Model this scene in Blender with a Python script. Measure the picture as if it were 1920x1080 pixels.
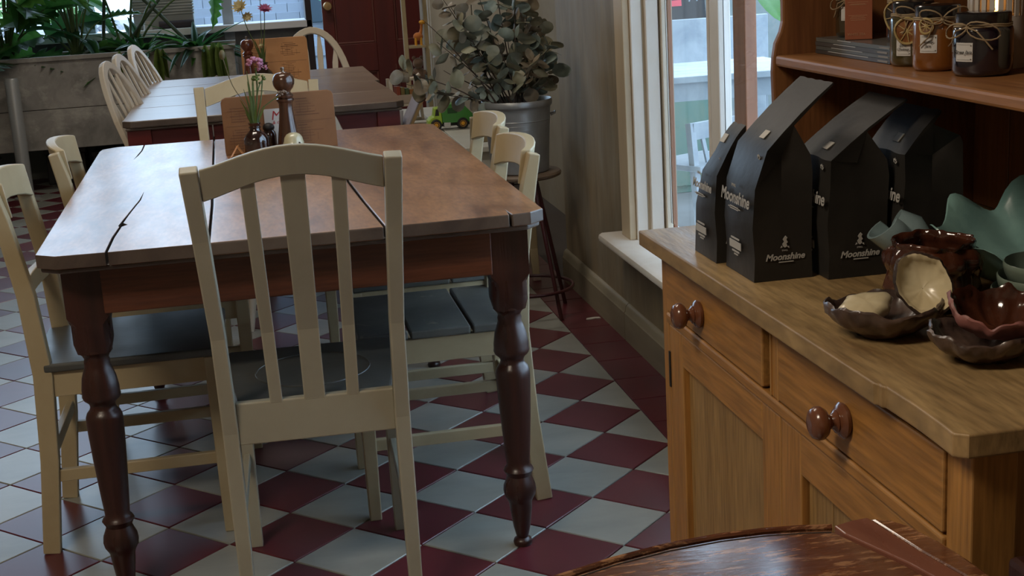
import bpy, bmesh, math, random
from mathutils import Vector, Matrix, Euler, noise
random.seed(7)
PI = math.pi
for _o in list(bpy.data.objects): bpy.data.objects.remove(_o)
SC = bpy.context.scene
COL = SC.collection
# ------------------------------------------------------------ camera
CAM_F = 2578.5                       # focal length in pixels of the 1920 wide frame
PITCH, YAW, ROLL = .2412, .1750, -.0596
fwd = Vector((math.sin(YAW)*math.cos(PITCH), math.cos(YAW)*math.cos(PITCH), -math.sin(PITCH)))
rgt = Vector((math.cos(YAW), -math.sin(YAW), 0)); upv = rgt.cross(fwd)
r2 = rgt*math.cos(ROLL)+upv*math.sin(ROLL); u2 = -rgt*math.sin(ROLL)+upv*math.cos(ROLL)
cam = bpy.data.cameras.new('camera'); camo = bpy.data.objects.new('camera', cam); COL.objects.link(camo)
CPOS = Vector((-.9723, -4.6738, 1.2724))
m = Matrix.Identity(4)
for i in range(3): m[i][0] = r2[i]; m[i][1] = u2[i]; m[i][2] = -fwd[i]; m[i][3] = CPOS[i]
camo.matrix_world = m
cam.sensor_width = 36; cam.lens = CAM_F/1920*36; cam.clip_start = .05; cam.clip_end = 200
SC.camera = camo
# ------------------------------------------------------------ world, lights, exposure
W = bpy.data.worlds.new('sky'); SC.world = W; W.use_nodes = True
bgn = W.node_tree.nodes['Background']; bgn.inputs[0].default_value = (.55, .76, 1.0, 1); bgn.inputs[1].default_value = SKY_STRENGTH = 4.4
def area(name, loc, rot, sx, sy, power, col):
    l = bpy.data.lights.new(name, 'AREA'); l.shape = 'RECTANGLE'; l.size = sx; l.size_y = sy; l.energy = power; l.color = col
    o = bpy.data.objects.new(name, l); COL.objects.link(o); o.location = loc; o.rotation_euler = rot
    return o
# added area lamps, unseen: warm fill for the tables, chairs and dresser
area('unseen_fill_panel', (-2.3, -4.0, 2.9), (0, 0, 0), 1.2, .5, 56, (1, .86, .68))
area('unseen_fill_panel', (-1.2, -1.0, 2.9), (0, 0, 0), 1.2, .5, 20, (1, .88, .74))
area('unseen_fill_panel', (-1.0, 2.2, 2.9), (0, 0, 0), 1.0, .5, 20, (1, .9, .78))
# daylight portals: they only guide sampling of the sky through the openings
def portal(loc, rot, sx, sy):
    o = area('daylight_portal', loc, rot, sx, sy, 1, (1, 1, 1)); o.data.cycles.is_portal = True; return o
portal((-2.3, 4.62, 1.75), (-PI/2, 0, 0), 3.4, 1.75)
portal((.36, -1.6, 1.3), (0, PI/2, 0), 1.9, 2.1)
vs = SC.view_settings; vs.view_transform = 'Standard'; vs.look = 'None'; vs.gamma = 1; vs.use_curve_mapping = False
vs.exposure = 0.0
SC.cycles.max_bounces = 8
# ------------------------------------------------------------ helpers
class MB:
    def __init__(s): s.v = []; s.f = []; s.M = None
    def add(s, vs, fs):
        n = len(s.v)
        s.v += [tuple(v) for v in vs]
        s.f += [tuple(i+n for i in f) for f in fs]
        return s
    def box(s, c, d, rot=None):
        c = Vector(c); pts = []
        R = Euler(rot).to_matrix() if rot else None
        for x in (-.5, .5):
            for y in (-.5, .5):
                for z in (-.5, .5):
                    p = Vector((x*d[0], y*d[1], z*d[2]))
                    if R: p = R @ p
                    pts.append(c+p)
        return s.add(pts, [(0,1,3,2),(4,6,7,5),(0,4,5,1),(2,3,7,6),(0,2,6,4),(1,5,7,3)])
    def bb(s, x0, x1, y0, y1, z0, z1): return s.box(((x0+x1)/2,(y0+y1)/2,(z0+z1)/2), (x1-x0,y1-y0,z1-z0))
    def loft(s, loops, cap=True, closed=False):
        n = len(loops[0]); vs = [p for l in loops for p in l]; fs = []
        m = len(loops)
        for k in range(m if closed else m-1):
            a = k*n; b = ((k+1) % m)*n
            for i in range(n): fs.append((a+i, a+(i+1) % n, b+(i+1) % n, b+i))
        if cap and not closed: fs.append(tuple(range(n-1, -1, -1))); fs.append(tuple((m-1)*n+i for i in range(n)))
        return s.add(vs, fs)
    def bar(s, path, w, d, xdir=(1,0,0)):      # rectangular section swept along a path; w, d numbers or lists
        path = [Vector(p) for p in path]; loops = []; X = Vector(xdir)
        for i, p in enumerate(path):
            t = (path[min(i+1, len(path)-1)]-path[max(i-1, 0)]).normalized()
            y = t.cross(X).normalized(); x = y.cross(t).normalized()
            ww = w[i] if isinstance(w, (list, tuple)) else w; dd = d[i] if isinstance(d, (list, tuple)) else d
            loops.append([p-x*ww/2-y*dd/2, p+x*ww/2-y*dd/2, p+x*ww/2+y*dd/2, p-x*ww/2+y*dd/2])
        return s.loft(loops)
    def tube(s, path, r, n=8, closed=False, flat=1.0):
        path = [Vector(p) for p in path]; loops = []; ref = Vector((.3, .2, 1)).normalized(); m = len(path)
        for i, p in enumerate(path):
            a = path[(i-1) % m] if closed else path[max(i-1, 0)]; b = path[(i+1) % m] if closed else path[min(i+1, m-1)]
            t = (b-a).normalized()
            x = t.cross(ref)
            if x.length < .05: x = t.cross(Vector((1, 0, 0)))
            x.normalize(); y = t.cross(x).normalized()
            rr = r[i] if isinstance(r, (list, tuple)) else r
            loops.append([p+x*rr*math.cos(2*PI*k/n)+y*rr*flat*math.sin(2*PI*k/n) for k in range(n)])
        return s.loft(loops, closed=closed)
    def lathe(s, prof, n=24, c=(0,0,0), cap=True, fn=None):
        loops = []
        for r, z in prof:
            lp = []
            for k in range(n):
                a = 2*PI*k/n
                p = Vector((r*math.cos(a), r*math.sin(a), z))
                if fn: p = fn(p, a)
                lp.append(p+Vector(c))
            loops.append(lp)
        return s.loft(loops, cap=cap)
    def prism(s, outline, z0, z1, f=None):     # outline 2D list, extruded; f maps (x,y,z) to space
        f = f or (lambda x, y, z: (x, y, z)); n = len(outline)
        vs = [f(x, y, z0) for x, y in outline]+[f(x, y, z1) for x, y in outline]
        fs = [tuple(range(n-1, -1, -1)), tuple(range(n, 2*n))]+[(i, (i+1) % n, n+(i+1) % n, n+i) for i in range(n)]
        return s.add(vs, fs)
    def sphere(s, c, r, n=16, m=10, sc=(1,1,1), fn=None):
        prof = []
        loops = []
        for j in range(1, m):
            th = PI*j/m
            lp = []
            for k in range(n):
                a = 2*PI*k/n
                p = Vector((math.sin(th)*math.cos(a)*r*sc[0], math.sin(th)*math.sin(a)*r*sc[1], -math.cos(th)*r*sc[2]))
                if fn: p = fn(p)
                lp.append(p+Vector(c))
            loops.append(lp)
        return s.loft(loops)
    def mesh(s, name, mat, smooth=False):
        me = bpy.data.meshes.new(name); me.from_pydata(s.v, [], s.f); me.update()
        bm = bmesh.new(); bm.from_mesh(me); bmesh.ops.recalc_face_normals(bm, faces=bm.faces); bm.to_mesh(me); bm.free()
        if mat: me.materials.append(mat)
        if smooth:
            for p in me.polygons: p.use_smooth = True
            me.set_sharp_from_angle(angle=math.radians(smooth if smooth is not True else 40))
        return me
def link(name, me, parent=None, loc=(0,0,0), rot=(0,0,0)):
    o = bpy.data.objects.new(name, me); COL.objects.link(o); o.location = loc; o.rotation_euler = rot
    if parent: o.parent = parent
    return o
def part(name, mb, mat, parent=None, smooth=False, bevel=0, loc=(0,0,0), rot=(0,0,0), label=None, seg=2):
    o = link(name, mb.mesh(name, mat, smooth), parent, loc, rot)
    if bevel:
        b = o.modifiers.new('bevel', 'BEVEL'); b.width = bevel; b.segments = seg; b.limit_method = 'ANGLE'; b.angle_limit = math.radians(40)
    if label: o['label'] = label
    return o
def thing(name, label, cat, loc=(0,0,0), rz=0, group=None):
    o = bpy.data.objects.new(name, None); COL.objects.link(o); o.empty_display_size = .05
    o.location = loc; o.rotation_euler = (0, 0, rz); o['label'] = label; o['category'] = cat
    if group: o['group'] = group
    return o
def struct(o): o['kind'] = 'structure'; return o
def dup(root, loc, rz, label, group=None):
    def cp(o, par):
        c = o.copy(); COL.objects.link(c)
        if par: c.parent = par
        for ch in KIDS.get(o.name, []): cp(ch, c)
        return c
    KIDS = {}
    for o in bpy.data.objects:
        if o.parent: KIDS.setdefault(o.parent.name, []).append(o)
    r = cp(root, None); r.location = loc; r.rotation_euler = (0, 0, rz); r['label'] = label
    if group: r['group'] = group
    return r
def text(name, body, size, mat, parent, M, shear=0, extrude=.0002, bold=0, align='CENTER', label=None):
    cu = bpy.data.curves.new(name, 'FONT'); cu.body = body; cu.size = size; cu.shear = shear; cu.extrude = extrude; cu.offset = bold
    cu.align_x = align; cu.align_y = 'CENTER'; cu.resolution_u = 3
    t = bpy.data.objects.new(name, cu); COL.objects.link(t)
    dg = bpy.context.evaluated_depsgraph_get(); me = bpy.data.meshes.new_from_object(t.evaluated_get(dg))
    bpy.data.objects.remove(t); me.transform(M); me.materials.clear(); me.materials.append(mat)
    o = link(name, me, parent)
    if label: o['label'] = label
    return o
def frame(o, x, y):                      # matrix taking text plane (x right, y up) to the given directions at o
    x = Vector(x).normalized(); y = Vector(y).normalized(); z = x.cross(y); y = z.cross(x)
    m = Matrix.Identity(4)
    for i in range(3): m[i][0] = x[i]; m[i][1] = y[i]; m[i][2] = z[i]; m[i][3] = o[i]
    return m
# ------------------------------------------------------------ materials
def mat(name, col, rough=.5, metal=0, coat=0, spec=.5, var=None, vscale=8, stretch=(1,1,1), bump=0, bscale=60, rvar=0, rnd=0, sheen=0, thr=(.35,.65), crough=.15, extra=None, wear=None, dist=.6, grain=0, alpha=None, trans=0, emit=None, transl=0):
    M = bpy.data.materials.new(name); M.use_nodes = True; nt = M.node_tree; N = nt.nodes; L = nt.links
    b = N['Principled BSDF']; b.inputs['Base Color'].default_value = (*col, 1); b.inputs['Roughness'].default_value = rough
    b.inputs['Metallic'].default_value = metal; b.inputs['Coat Weight'].default_value = coat; b.inputs['Coat Roughness'].default_value = crough
    b.inputs['Specular IOR Level'].default_value = spec; b.inputs['Transmission Weight'].default_value = trans
    if sheen: b.inputs['Sheen Weight'].default_value = sheen
    if emit: b.inputs['Emission Color'].default_value = (*emit[:3], 1); b.inputs['Emission Strength'].default_value = emit[3]
    tc = N.new('ShaderNodeTexCoord'); mp = N.new('ShaderNodeMapping'); L.new(tc.outputs['Object'], mp.inputs[0]); mp.inputs['Scale'].default_value = stretch
    src = None
    if rnd or var or extra:
        oi = N.new('ShaderNodeObjectInfo')
    if var:
        if rnd:
            va = N.new('ShaderNodeVectorMath'); va.operation = 'ADD'; L.new(mp.outputs[0], va.inputs[0])
            cx = N.new('ShaderNodeCombineXYZ'); mm = N.new('ShaderNodeMath'); mm.operation = 'MULTIPLY'; mm.inputs[1].default_value = 37
            L.new(oi.outputs['Random'], mm.inputs[0]); L.new(mm.outputs[0], cx.inputs[0]); L.new(mm.outputs[0], cx.inputs[2]); L.new(cx.outputs[0], va.inputs[1]); vec = va.outputs[0]
        else: vec = mp.outputs[0]
        nz = N.new('ShaderNodeTexNoise'); nz.inputs['Scale'].default_value = vscale; nz.inputs['Detail'].default_value = 8; nz.inputs['Roughness'].default_value = .62; nz.inputs['Distortion'].default_value = dist
        L.new(vec, nz.inputs['Vector'])
        cr = N.new('ShaderNodeValToRGB'); cr.color_ramp.elements[0].position = thr[0]; cr.color_ramp.elements[1].position = thr[1]
        cr.color_ramp.elements[0].color = (*col, 1); cr.color_ramp.elements[1].color = (*var, 1)
        L.new(nz.outputs[0], cr.inputs[0]); src = cr.outputs[0]
    if extra:                                  # (colour, scale, lo, hi, stretch): a second layer of stains or wear
        ec, es, lo, hi, est = extra
        mp2 = N.new('ShaderNodeMapping'); L.new(tc.outputs['Object'], mp2.inputs[0]); mp2.inputs['Scale'].default_value = est
        n2 = N.new('ShaderNodeTexNoise'); n2.inputs['Scale'].default_value = es; n2.inputs['Detail'].default_value = 6; n2.inputs['Roughness'].default_value = .7; L.new(mp2.outputs[0], n2.inputs['Vector'])
        mr = N.new('ShaderNodeMapRange'); mr.inputs[1].default_value = lo; mr.inputs[2].default_value = hi; L.new(n2.outputs[0], mr.inputs[0])
        mx = N.new('ShaderNodeMix'); mx.data_type = 'RGBA'; L.new(mr.outputs[0], mx.inputs['Factor'])
        if src: L.new(src, mx.inputs['A'])
        else: mx.inputs['A'].default_value = (*col, 1)
        mx.inputs['B'].default_value = (*ec, 1); src = mx.outputs['Result']
    if grain:                                  # fine wood fibres on top of the broad figure
        n5 = N.new('ShaderNodeTexNoise'); n5.inputs['Scale'].default_value = vscale*9; n5.inputs['Detail'].default_value = 3; L.new(mp.outputs[0], n5.inputs['Vector'])
        mr5 = N.new('ShaderNodeMapRange'); mr5.inputs[1].default_value = .35; mr5.inputs[2].default_value = .7; mr5.inputs[3].default_value = 1+grain*.4; mr5.inputs[4].default_value = 1-grain
        L.new(n5.outputs[0], mr5.inputs[0]); h5 = N.new('ShaderNodeHueSaturation'); L.new(mr5.outputs[0], h5.inputs['Value']); L.new(src, h5.inputs['Color']); src = h5.outputs[0]
    if wear:                                   # (colour, radius, lo, hi): paint and varnish rubbed off along the edges
        bv = N.new('ShaderNodeBevel'); bv.samples = 4; bv.inputs['Radius'].default_value = wear[1]; ge = N.new('ShaderNodeNewGeometry')
        dp = N.new('ShaderNodeVectorMath'); dp.operation = 'DOT_PRODUCT'; L.new(bv.outputs[0], dp.inputs[0]); L.new(ge.outputs['Normal'], dp.inputs[1])
        nw = N.new('ShaderNodeTexNoise'); nw.inputs['Scale'].default_value = 35; nw.inputs['Detail'].default_value = 5; L.new(tc.outputs['Object'], nw.inputs['Vector'])
        ad = N.new('ShaderNodeMath'); ad.operation = 'MULTIPLY_ADD'; L.new(nw.outputs[0], ad.inputs[0]); ad.inputs[1].default_value = .12; L.new(dp.outputs['Value'], ad.inputs[2])
        mw = N.new('ShaderNodeMapRange'); mw.inputs[1].default_value = wear[3]; mw.inputs[2].default_value = wear[2]; L.new(ad.outputs[0], mw.inputs[0])
        mq = N.new('ShaderNodeMix'); mq.data_type = 'RGBA'; L.new(mw.outputs[0], mq.inputs['Factor']); L.new(src, mq.inputs['A']); mq.inputs['B'].default_value = (*wear[0], 1); src = mq.outputs['Result']
    if rnd:
        hs = N.new('ShaderNodeHueSaturation'); mr = N.new('ShaderNodeMapRange'); mr.inputs[3].default_value = 1-rnd; mr.inputs[4].default_value = 1+rnd
        L.new(oi.outputs['Random'], mr.inputs[0]); L.new(mr.outputs[0], hs.inputs['Value'])
        if src: L.new(src, hs.inputs['Color'])
        else: hs.inputs['Color'].default_value = (*col, 1)
        src = hs.outputs[0]
    if src: L.new(src, b.inputs['Base Color'])
    if rvar:
        n3 = N.new('ShaderNodeTexNoise'); n3.inputs['Scale'].default_value = vscale*1.3; n3.inputs['Detail'].default_value = 6; L.new(mp.outputs[0], n3.inputs['Vector'])
        mr = N.new('ShaderNodeMapRange'); mr.inputs[1].default_value = .3; mr.inputs[2].default_value = .7; mr.inputs[3].default_value = max(.03, rough-rvar); mr.inputs[4].default_value = rough+rvar
        L.new(n3.outputs[0], mr.inputs[0]); L.new(mr.outputs[0], b.inputs['Roughness'])
    if bump:
        n4 = N.new('ShaderNodeTexNoise'); n4.inputs['Scale'].default_value = bscale; n4.inputs['Detail'].default_value = 4; L.new(mp.outputs[0], n4.inputs['Vector'])
        bp = N.new('ShaderNodeBump'); bp.inputs['Strength'].default_value = bump; bp.inputs['Distance'].default_value = .002; L.new(n4.outputs[0], bp.inputs['Height']); L.new(bp.outputs[0], b.inputs['Normal'])
    if transl:                                 # thin leaves let daylight through
        tl_ = N.new('ShaderNodeBsdfTranslucent'); mxs = N.new('ShaderNodeMixShader'); mxs.inputs[0].default_value = transl
        if src: L.new(src, tl_.inputs[0])
        L.new(b.outputs[0], mxs.inputs[1]); L.new(tl_.outputs[0], mxs.inputs[2]); L.new(mxs.outputs[0], N['Material Output'].inputs[0])
    return M
GX, GY, GZ = (.22, 3.2, 3.2), (3.2, .22, 3.2), (3.2, 3.2, .22)     # grain along x, y, z
cream = mat('cream_paint', (.44,.36,.22), .42, var=(.39,.31,.18), vscale=5, bump=.12, bscale=40, extra=((.27,.16,.08), 14, .66, .74, (1,1,.6)), wear=((.50,.43,.30), .006, .90, 1.03))
putty = mat('putty_paint', (.35,.33,.25), .4, var=(.31,.29,.22), vscale=5, bump=.15, bscale=40, extra=((.25,.17,.10), 16, .68, .75, (1,1,.6)), wear=((.50,.45,.34), .006, .90, 1.03))
offwhite = mat('off_white_paint', (.66,.59,.48), .38, var=(.58,.51,.40), vscale=6, bump=.1, bscale=30)
seatdark = mat('worn_dark_seat', (.055,.06,.06), .38, var=(.085,.085,.075), vscale=4, bump=.1, extra=((.36,.32,.22), 3, .62, .72, (1,1,1)), rvar=.08)
seatgrey = mat('worn_grey_seat', (.065,.065,.06), .5, var=(.12,.115,.095), vscale=3, bump=.15, extra=((.36,.32,.22), 5, .60, .75, (1,1,1)), rvar=.1)
tabletop_m = mat('worn_table_top', (.150,.055,.019), .40, var=(.40,.185,.075), vscale=7, stretch=(1.8,.45,1), grain=.25, bump=.05, bscale=25, rvar=.06, coat=.75, crough=.26, extra=((.045,.022,.014), 38, .70, .76, (2.2,.8,1)), thr=(.3,.7))
tableedge_m = mat('dark_table_edge', (.050,.035,.030), .32, var=(.12,.09,.07), vscale=5, bump=.2)
redwood = mat('red_brown_wood', (.135,.042,.018), .38, var=(.075,.024,.012), vscale=6, stretch=GX, grain=.25, bump=.15, rvar=.08)
redwoodz = mat('red_brown_turned_wood', (.050,.017,.012), .32, var=(.024,.010,.008), vscale=7, stretch=GZ, bump=.15, rvar=.08)
apronred = mat('dark_red_apron', (.12,.018,.016), .35, var=(.07,.012,.012), vscale=6, stretch=GX, bump=.1)
t2top = mat('grey_brown_table_top', (.24,.175,.13), .28, var=(.30,.225,.17), vscale=4, stretch=(.6,1.6,1), bump=.01, bscale=25, spec=.25, coat=.0, crough=.28)
pine = mat('honey_pine', (.45,.215,.055), .42, var=(.30,.135,.034), vscale=6, stretch=GY, grain=.3, wear=((.46,.28,.12), .004, .90, 1.03), bump=.15, rvar=.06, thr=(.25,.75))
pinez = mat('honey_pine_upright', (.45,.215,.055), .42, var=(.30,.135,.034), vscale=6, stretch=GZ, grain=.3, wear=((.46,.28,.12), .004, .90, 1.03), bump=.15, rvar=.06, thr=(.25,.75))
pinepanel = mat('pale_pine_panel', (.36,.215,.08), .5, var=(.27,.155,.055), vscale=7, stretch=GZ, grain=.3, bump=.1)
pinetop = mat('worn_pine_top', (.40,.265,.12), .42, var=(.25,.155,.065), vscale=6, stretch=(3.0,.4,1), grain=.3, wear=((.20,.12,.055), .008, .88, 1.02), bump=.2, rvar=.1, extra=((.22,.12,.05), 6, .6, .74, (2,.5,1)))
hutch = mat('reddish_pine', (.31,.135,.045), .42, var=(.22,.085,.026), vscale=6, stretch=GY, grain=.2, bump=.12)
hutchz = mat('reddish_pine_upright', (.26,.11,.038), .45, var=(.17,.065,.023), vscale=6, stretch=GZ, grain=.2, bump=.12)
knobm = mat('brown_knob', (.17,.06,.028), .22, var=(.11,.04,.02), vscale=8, coat=.5)
darkgap = mat('dark_gap', (.012,.009,.007), .9)
iron = mat('black_iron', (.015,.014,.014), .5)
ironred = mat('dark_red_iron', (.06,.012,.014), .4)
zinc = mat('galvanised_zinc', (.34,.35,.35), .42, metal=.55, var=(.24,.25,.255), vscale=5, bump=.1, rvar=.1)
plaster = mat('mottled_plaster', (.31,.24,.145), .62, var=(.18,.145,.095), vscale=4, stretch=(1,1.8,.5), bump=.12, bscale=12, extra=((.30,.27,.20), 3, .5, .75, (1,3,.5)), thr=(.3,.7))
skirt = mat('skirting_paint', (.29,.25,.17), .5, var=(.22,.19,.13), vscale=4, stretch=(1,.4,2), bump=.1)
trimw = mat('window_trim_paint', (.72,.68,.62), .4, var=(.62,.56,.48), vscale=5, stretch=(1,1,.3), bump=.08)
trimc = mat('window_casing_paint', (.55,.45,.31), .45, var=(.46,.37,.25), vscale=5, stretch=(1,1,.3), bump=.08)
brownwood = mat('orange_brown_timber', (.30,.125,.06), .45, var=(.22,.085,.04), vscale=7, stretch=GZ, bump=.1)
tile_red = mat('red_clay_tile', (.120,.022,.030), .30, var=(.088,.016,.023), vscale=3, dist=.2, rnd=.12)
tile_white = mat('pale_marbled_tile', (.31,.31,.275), .28, var=(.235,.24,.215), vscale=4, dist=.2, stretch=(.7,1.7,1), rnd=.06)
grout = mat('dark_grout', (.05,.04,.035), .8, bump=.2)
ceilm = mat('ceiling_paint', (.42,.38,.30), .8)
wallm = mat('room_wall_paint', (.30,.26,.19), .7, var=(.25,.21,.15), vscale=3)
doorred = mat('oxblood_door_paint', (.125,.020,.015), .35, var=(.085,.015,.013), vscale=3, stretch=GZ, bump=.12, extra=((.14,.05,.035), 14, .68, .72, (1,1,.4)))
brass = mat('worn_brass', (.45,.30,.14), .35, metal=.7)
concrete = mat('stained_concrete', (.20,.19,.175), .7, var=(.36,.34,.31), vscale=5, bump=.3, bscale=40, extra=((.55,.53,.47), 4, .52, .75, (1,1,1.4)))
soil = mat('potting_soil', (.03,.022,.015), .9, bump=.6, bscale=60)
pipe = mat('grey_steel_pipe', (.34,.35,.35), .4, metal=.3)
leafg = mat('dark_green_leaf', (.045,.150,.028), .32, var=(.08,.22,.04), vscale=10, rnd=.35, transl=.45, bump=.1, bscale=30)
leafy = mat('olive_green_leaf', (.12,.19,.035), .4, var=(.17,.24,.06), vscale=10, rnd=.3, transl=.45)
leafd = mat('deep_green_leaf', (.025,.085,.028), .3, var=(.04,.12,.03), vscale=10, rnd=.3, transl=.4)
stemg = mat('green_stem', (.08,.13,.04), .5)
# ------------------------------------------------------------ setting: floor with its tiles
HS = .14142                                        # half the diagonal of a 0.2 m tile
floor = struct(part('floor', MB().bb(-4.3, .46, -6.2, 4.9, -.06, -.005), grout))
def pix(p):
    d = Vector(p)-CPOS; z = d.dot(fwd)
    return (960+CAM_F*d.dot(r2)/z, 540-CAM_F*d.dot(u2)/z, z)
def tile_mb(poly, z=0.0):
    g = .0016; n = len(poly); cx = sum(p[0] for p in poly)/n; cy = sum(p[1] for p in poly)/n
    def ins(d):
        out = []
        for x, y in poly:
            l = math.hypot(x-cx, y-cy); k = (l-d*1.35)/l; out.append((cx+(x-cx)*k, cy+(y-cy)*k))
        return out
    a = ins(g); b = ins(g+.002); m = MB()
    return m.loft([[(x, y, -.008) for x, y in a], [(x, y, -.0016) for x, y in a], [(x, y, z) for x, y in b]])
FULL = [(HS,0),(0,HS),(-HS,0),(0,-HS)]; HALF = [(0,-HS),(0,HS),(-HS,0)]
me_full = {0: tile_mb(FULL).mesh('tile', tile_white), 1: tile_mb(FULL).mesh('tile', tile_red)}
me_half = tile_mb(HALF).mesh('tile', tile_white)
cells = []
for i in range(0, -29, -1):
    for j in range(-42, 34):
        if (i+j) % 2 == 0: continue
        px, py, z = pix((i*HS, j*HS, 0))
        vis = z > .3 and -90 < px < 2010 and -20 < py < 1190
        cells.append((0 if vis else 1, z if z > 0 else 99, i, j))
cells.sort()
rest = {0: MB(), 1: MB()}; nt_ = 0
for vis, z, i, j in cells:
    c = (-i) % 2; px = pix((i*HS, j*HS, 0))
    hid = vis == 0 and 1262 < px[0]                     # behind the dresser and under the round table
    if vis == 0 and not hid and nt_ < 300:
        nt_ += 1
        o = link('tile', me_half if i == 0 else me_full[c], floor, (i*HS, j*HS, random.uniform(-.0004, .0004)), (random.uniform(-.0012,.0012), random.uniform(-.0012,.0012), 0))
    else:
        src = tile_mb(HALF if i == 0 else FULL)
        rest[c].add([(v[0]+i*HS, v[1]+j*HS, v[2]) for v in src.v], src.f)
for c, mm_, nm in ((0, tile_white, 'far_pale_tiles'), (1, tile_red, 'far_red_tiles')):
    o = part(nm, rest[c], mm_, floor); o['kind'] = 'stuff'
BT = [(0,0),(.150,0),(.150,.2),(0,.2)]
me_b = tile_mb([(x-.075, y-.1) for x, y in BT]).mesh('border_tile', tile_red)
y = -5.94
while y < 4.4:
    link('border_tile', me_b, floor, (.075, y, random.uniform(-.0006,.0002))); y += .2
# walls
WX = .165
def wallbox(name, b, mt): return struct(part(name, MB().bb(*b), mt))
Y0, Y1, ZS, ZT = -2.64, -.56, .36, 2.15                   # the window in the right wall
wr = MB(); wr.bb(WX, WX+.135, -6.2, Y0, -.05, 3); wr.bb(WX, WX+.135, Y1, .47, -.05, 3); wr.bb(WX, WX+.135, Y0, Y1, -.05, ZS-.03); wr.bb(WX, WX+.135, Y0, Y1, ZT, 3)
struct(part('wall_right', wr, plaster))
wallbox('wall_right_recess', (.46, .56, .47, 4.9, -.05, 3), wallm)
wallbox('wall_alcove_return', (WX+.135, .56, .27, .47, -.05, 3), wallm)
wallbox('wall_front', (-4.3, .4, -6.4, -6.2, -.05, 3), wallm)
wl = MB(); wl.bb(-4.5, -4.3, -6.4, 4.9, -.05, 3)
struct(part('wall_left', wl, wallm))
struct(part('ceiling', MB().bb(-4.5, .8, -6.4, 4.9, 3, 3.1), ceilm))
wb = MB(); wb.bb(-4.3, -.56, 4.62, 4.8, -.05, .86); wb.bb(-4.3, -.56, 4.62, 4.8, 2.65, 3); wb.bb(.25, .46, 3.62, 3.8, -.05, 3); wb.bb(-.56, .25, 3.62, 3.8, 2.1, 3); wb.bb(-.62,-.56, 3.62, 4.8, 2.1, 3)
struct(part('wall_back', wb, mat('grey_back_wall', (.26,.27,.26), .8, var=(.20,.205,.20), vscale=4)))
# baseboard of the right wall: flat board, step and rounded cap, in two lengths
prof = [(0,0),(-.020,0),(-.020,.092),(-.016,.098),(-.014,.112),(-.008,.120),(-.003,.123),(0,.123)]
bbm = MB()
for ya, yb in ((-.438, .47), (-4.6, -.442)):
    bbm.prism([(x, z) for x, z in prof], ya, yb, lambda x, z, t: (WX+x, t, z))
struct(part('baseboard_right', bbm, skirt, smooth=30))
# window 1: casing, sill, stepped reveal, sashes, glass
win = bpy.data.objects.new('window_1', None); COL.objects.link(win); win.location = (WX, (Y0+Y1)/2, ZS); struct(win)
def wpart(name, boxes, mt, bevel=.003, smooth=False):
    mb = MB()
    for b in boxes: mb.bb(b[0]-WX, b[1]-WX, b[2]-(Y0+Y1)/2, b[3]-(Y0+Y1)/2, b[4]-ZS, b[5]-ZS)
    return part(name, mb, mt, win, bevel=bevel, smooth=smooth)
wpart('casing', [(WX-.022, WX, Y1, Y1+.10, ZS, ZT+.1)], trimc); wpart('casing', [(WX-.022, WX, Y0-.1, Y0, ZS, ZT+.1)], trimc)
wpart('casing', [(WX-.022, WX, Y0, Y1, ZT, ZT+.1)], trimc)
wpart('inner_stop', [(WX, WX+.035, Y1-.012, Y1, ZS, ZT)], trimw); wpart('inner_stop', [(WX+.045, WX+.085, Y1-.022, Y1, ZS, ZT)], trimw)
wpart('reveal', [(WX+.0, WX+.134, Y1-.004, Y1+.02, ZS, ZT)], trimc)
wpart('sash_stile', [(WX+.092, WX+.112, Y1-.030, Y1-.004, ZS+.01, ZT)], offwhite)
wpart('sash_stile', [(WX+.114, WX+.128, Y1-.030, Y1-.004, ZS+.01, ZT)], brownwood)
wpart('sash_stile', [(WX+.09, WX+.128, -1.115, -1.045, ZS, ZT)], trimw)
wpart('sash_stile', [(WX+.09, WX+.135, -1.036, -1.018, ZS, ZT)], trimw)
wpart('sash_stile', [(WX+.10, WX+.142, Y0, Y0+.06, ZS, ZT)], trimw)
wpart('sash_rail', [(WX+.09, WX+.128, Y0, Y1-.03, ZS, ZS+.03)], trimw); wpart('sash_rail', [(WX+.09, WX+.128, Y0, Y1-.03, ZT-.05, ZT)], trimw)
glass = mat('window_glass', (1,1,1), .0, trans=1.0); glass.node_tree.nodes['Principled BSDF'].inputs['IOR'].default_value = 1.12
wpart('glass_pane', [(WX+.105, WX+.109, -1.036, Y1-.03, ZS+.05, ZT-.05)], glass, 0); wpart('glass_pane', [(WX+.105, WX+.109, Y0+.06, -1.115, ZS+.05, ZT-.05)], glass, 0)
sl = MB(); sl.prism([(0,0),(-.075,0),(-.085,-.006),(-.088,-.016),(-.085,-.026),(-.075,-.031),(0,-.031)], -2.62, -.405, lambda x, z, t: (x, t-(Y0+Y1)/2, z))
sl.bb(0, .135, Y0-(Y0+Y1)/2, Y1-(Y0+Y1)/2, -.031, 0)
part('window_sill', sl, trimw, win, smooth=40)
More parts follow.
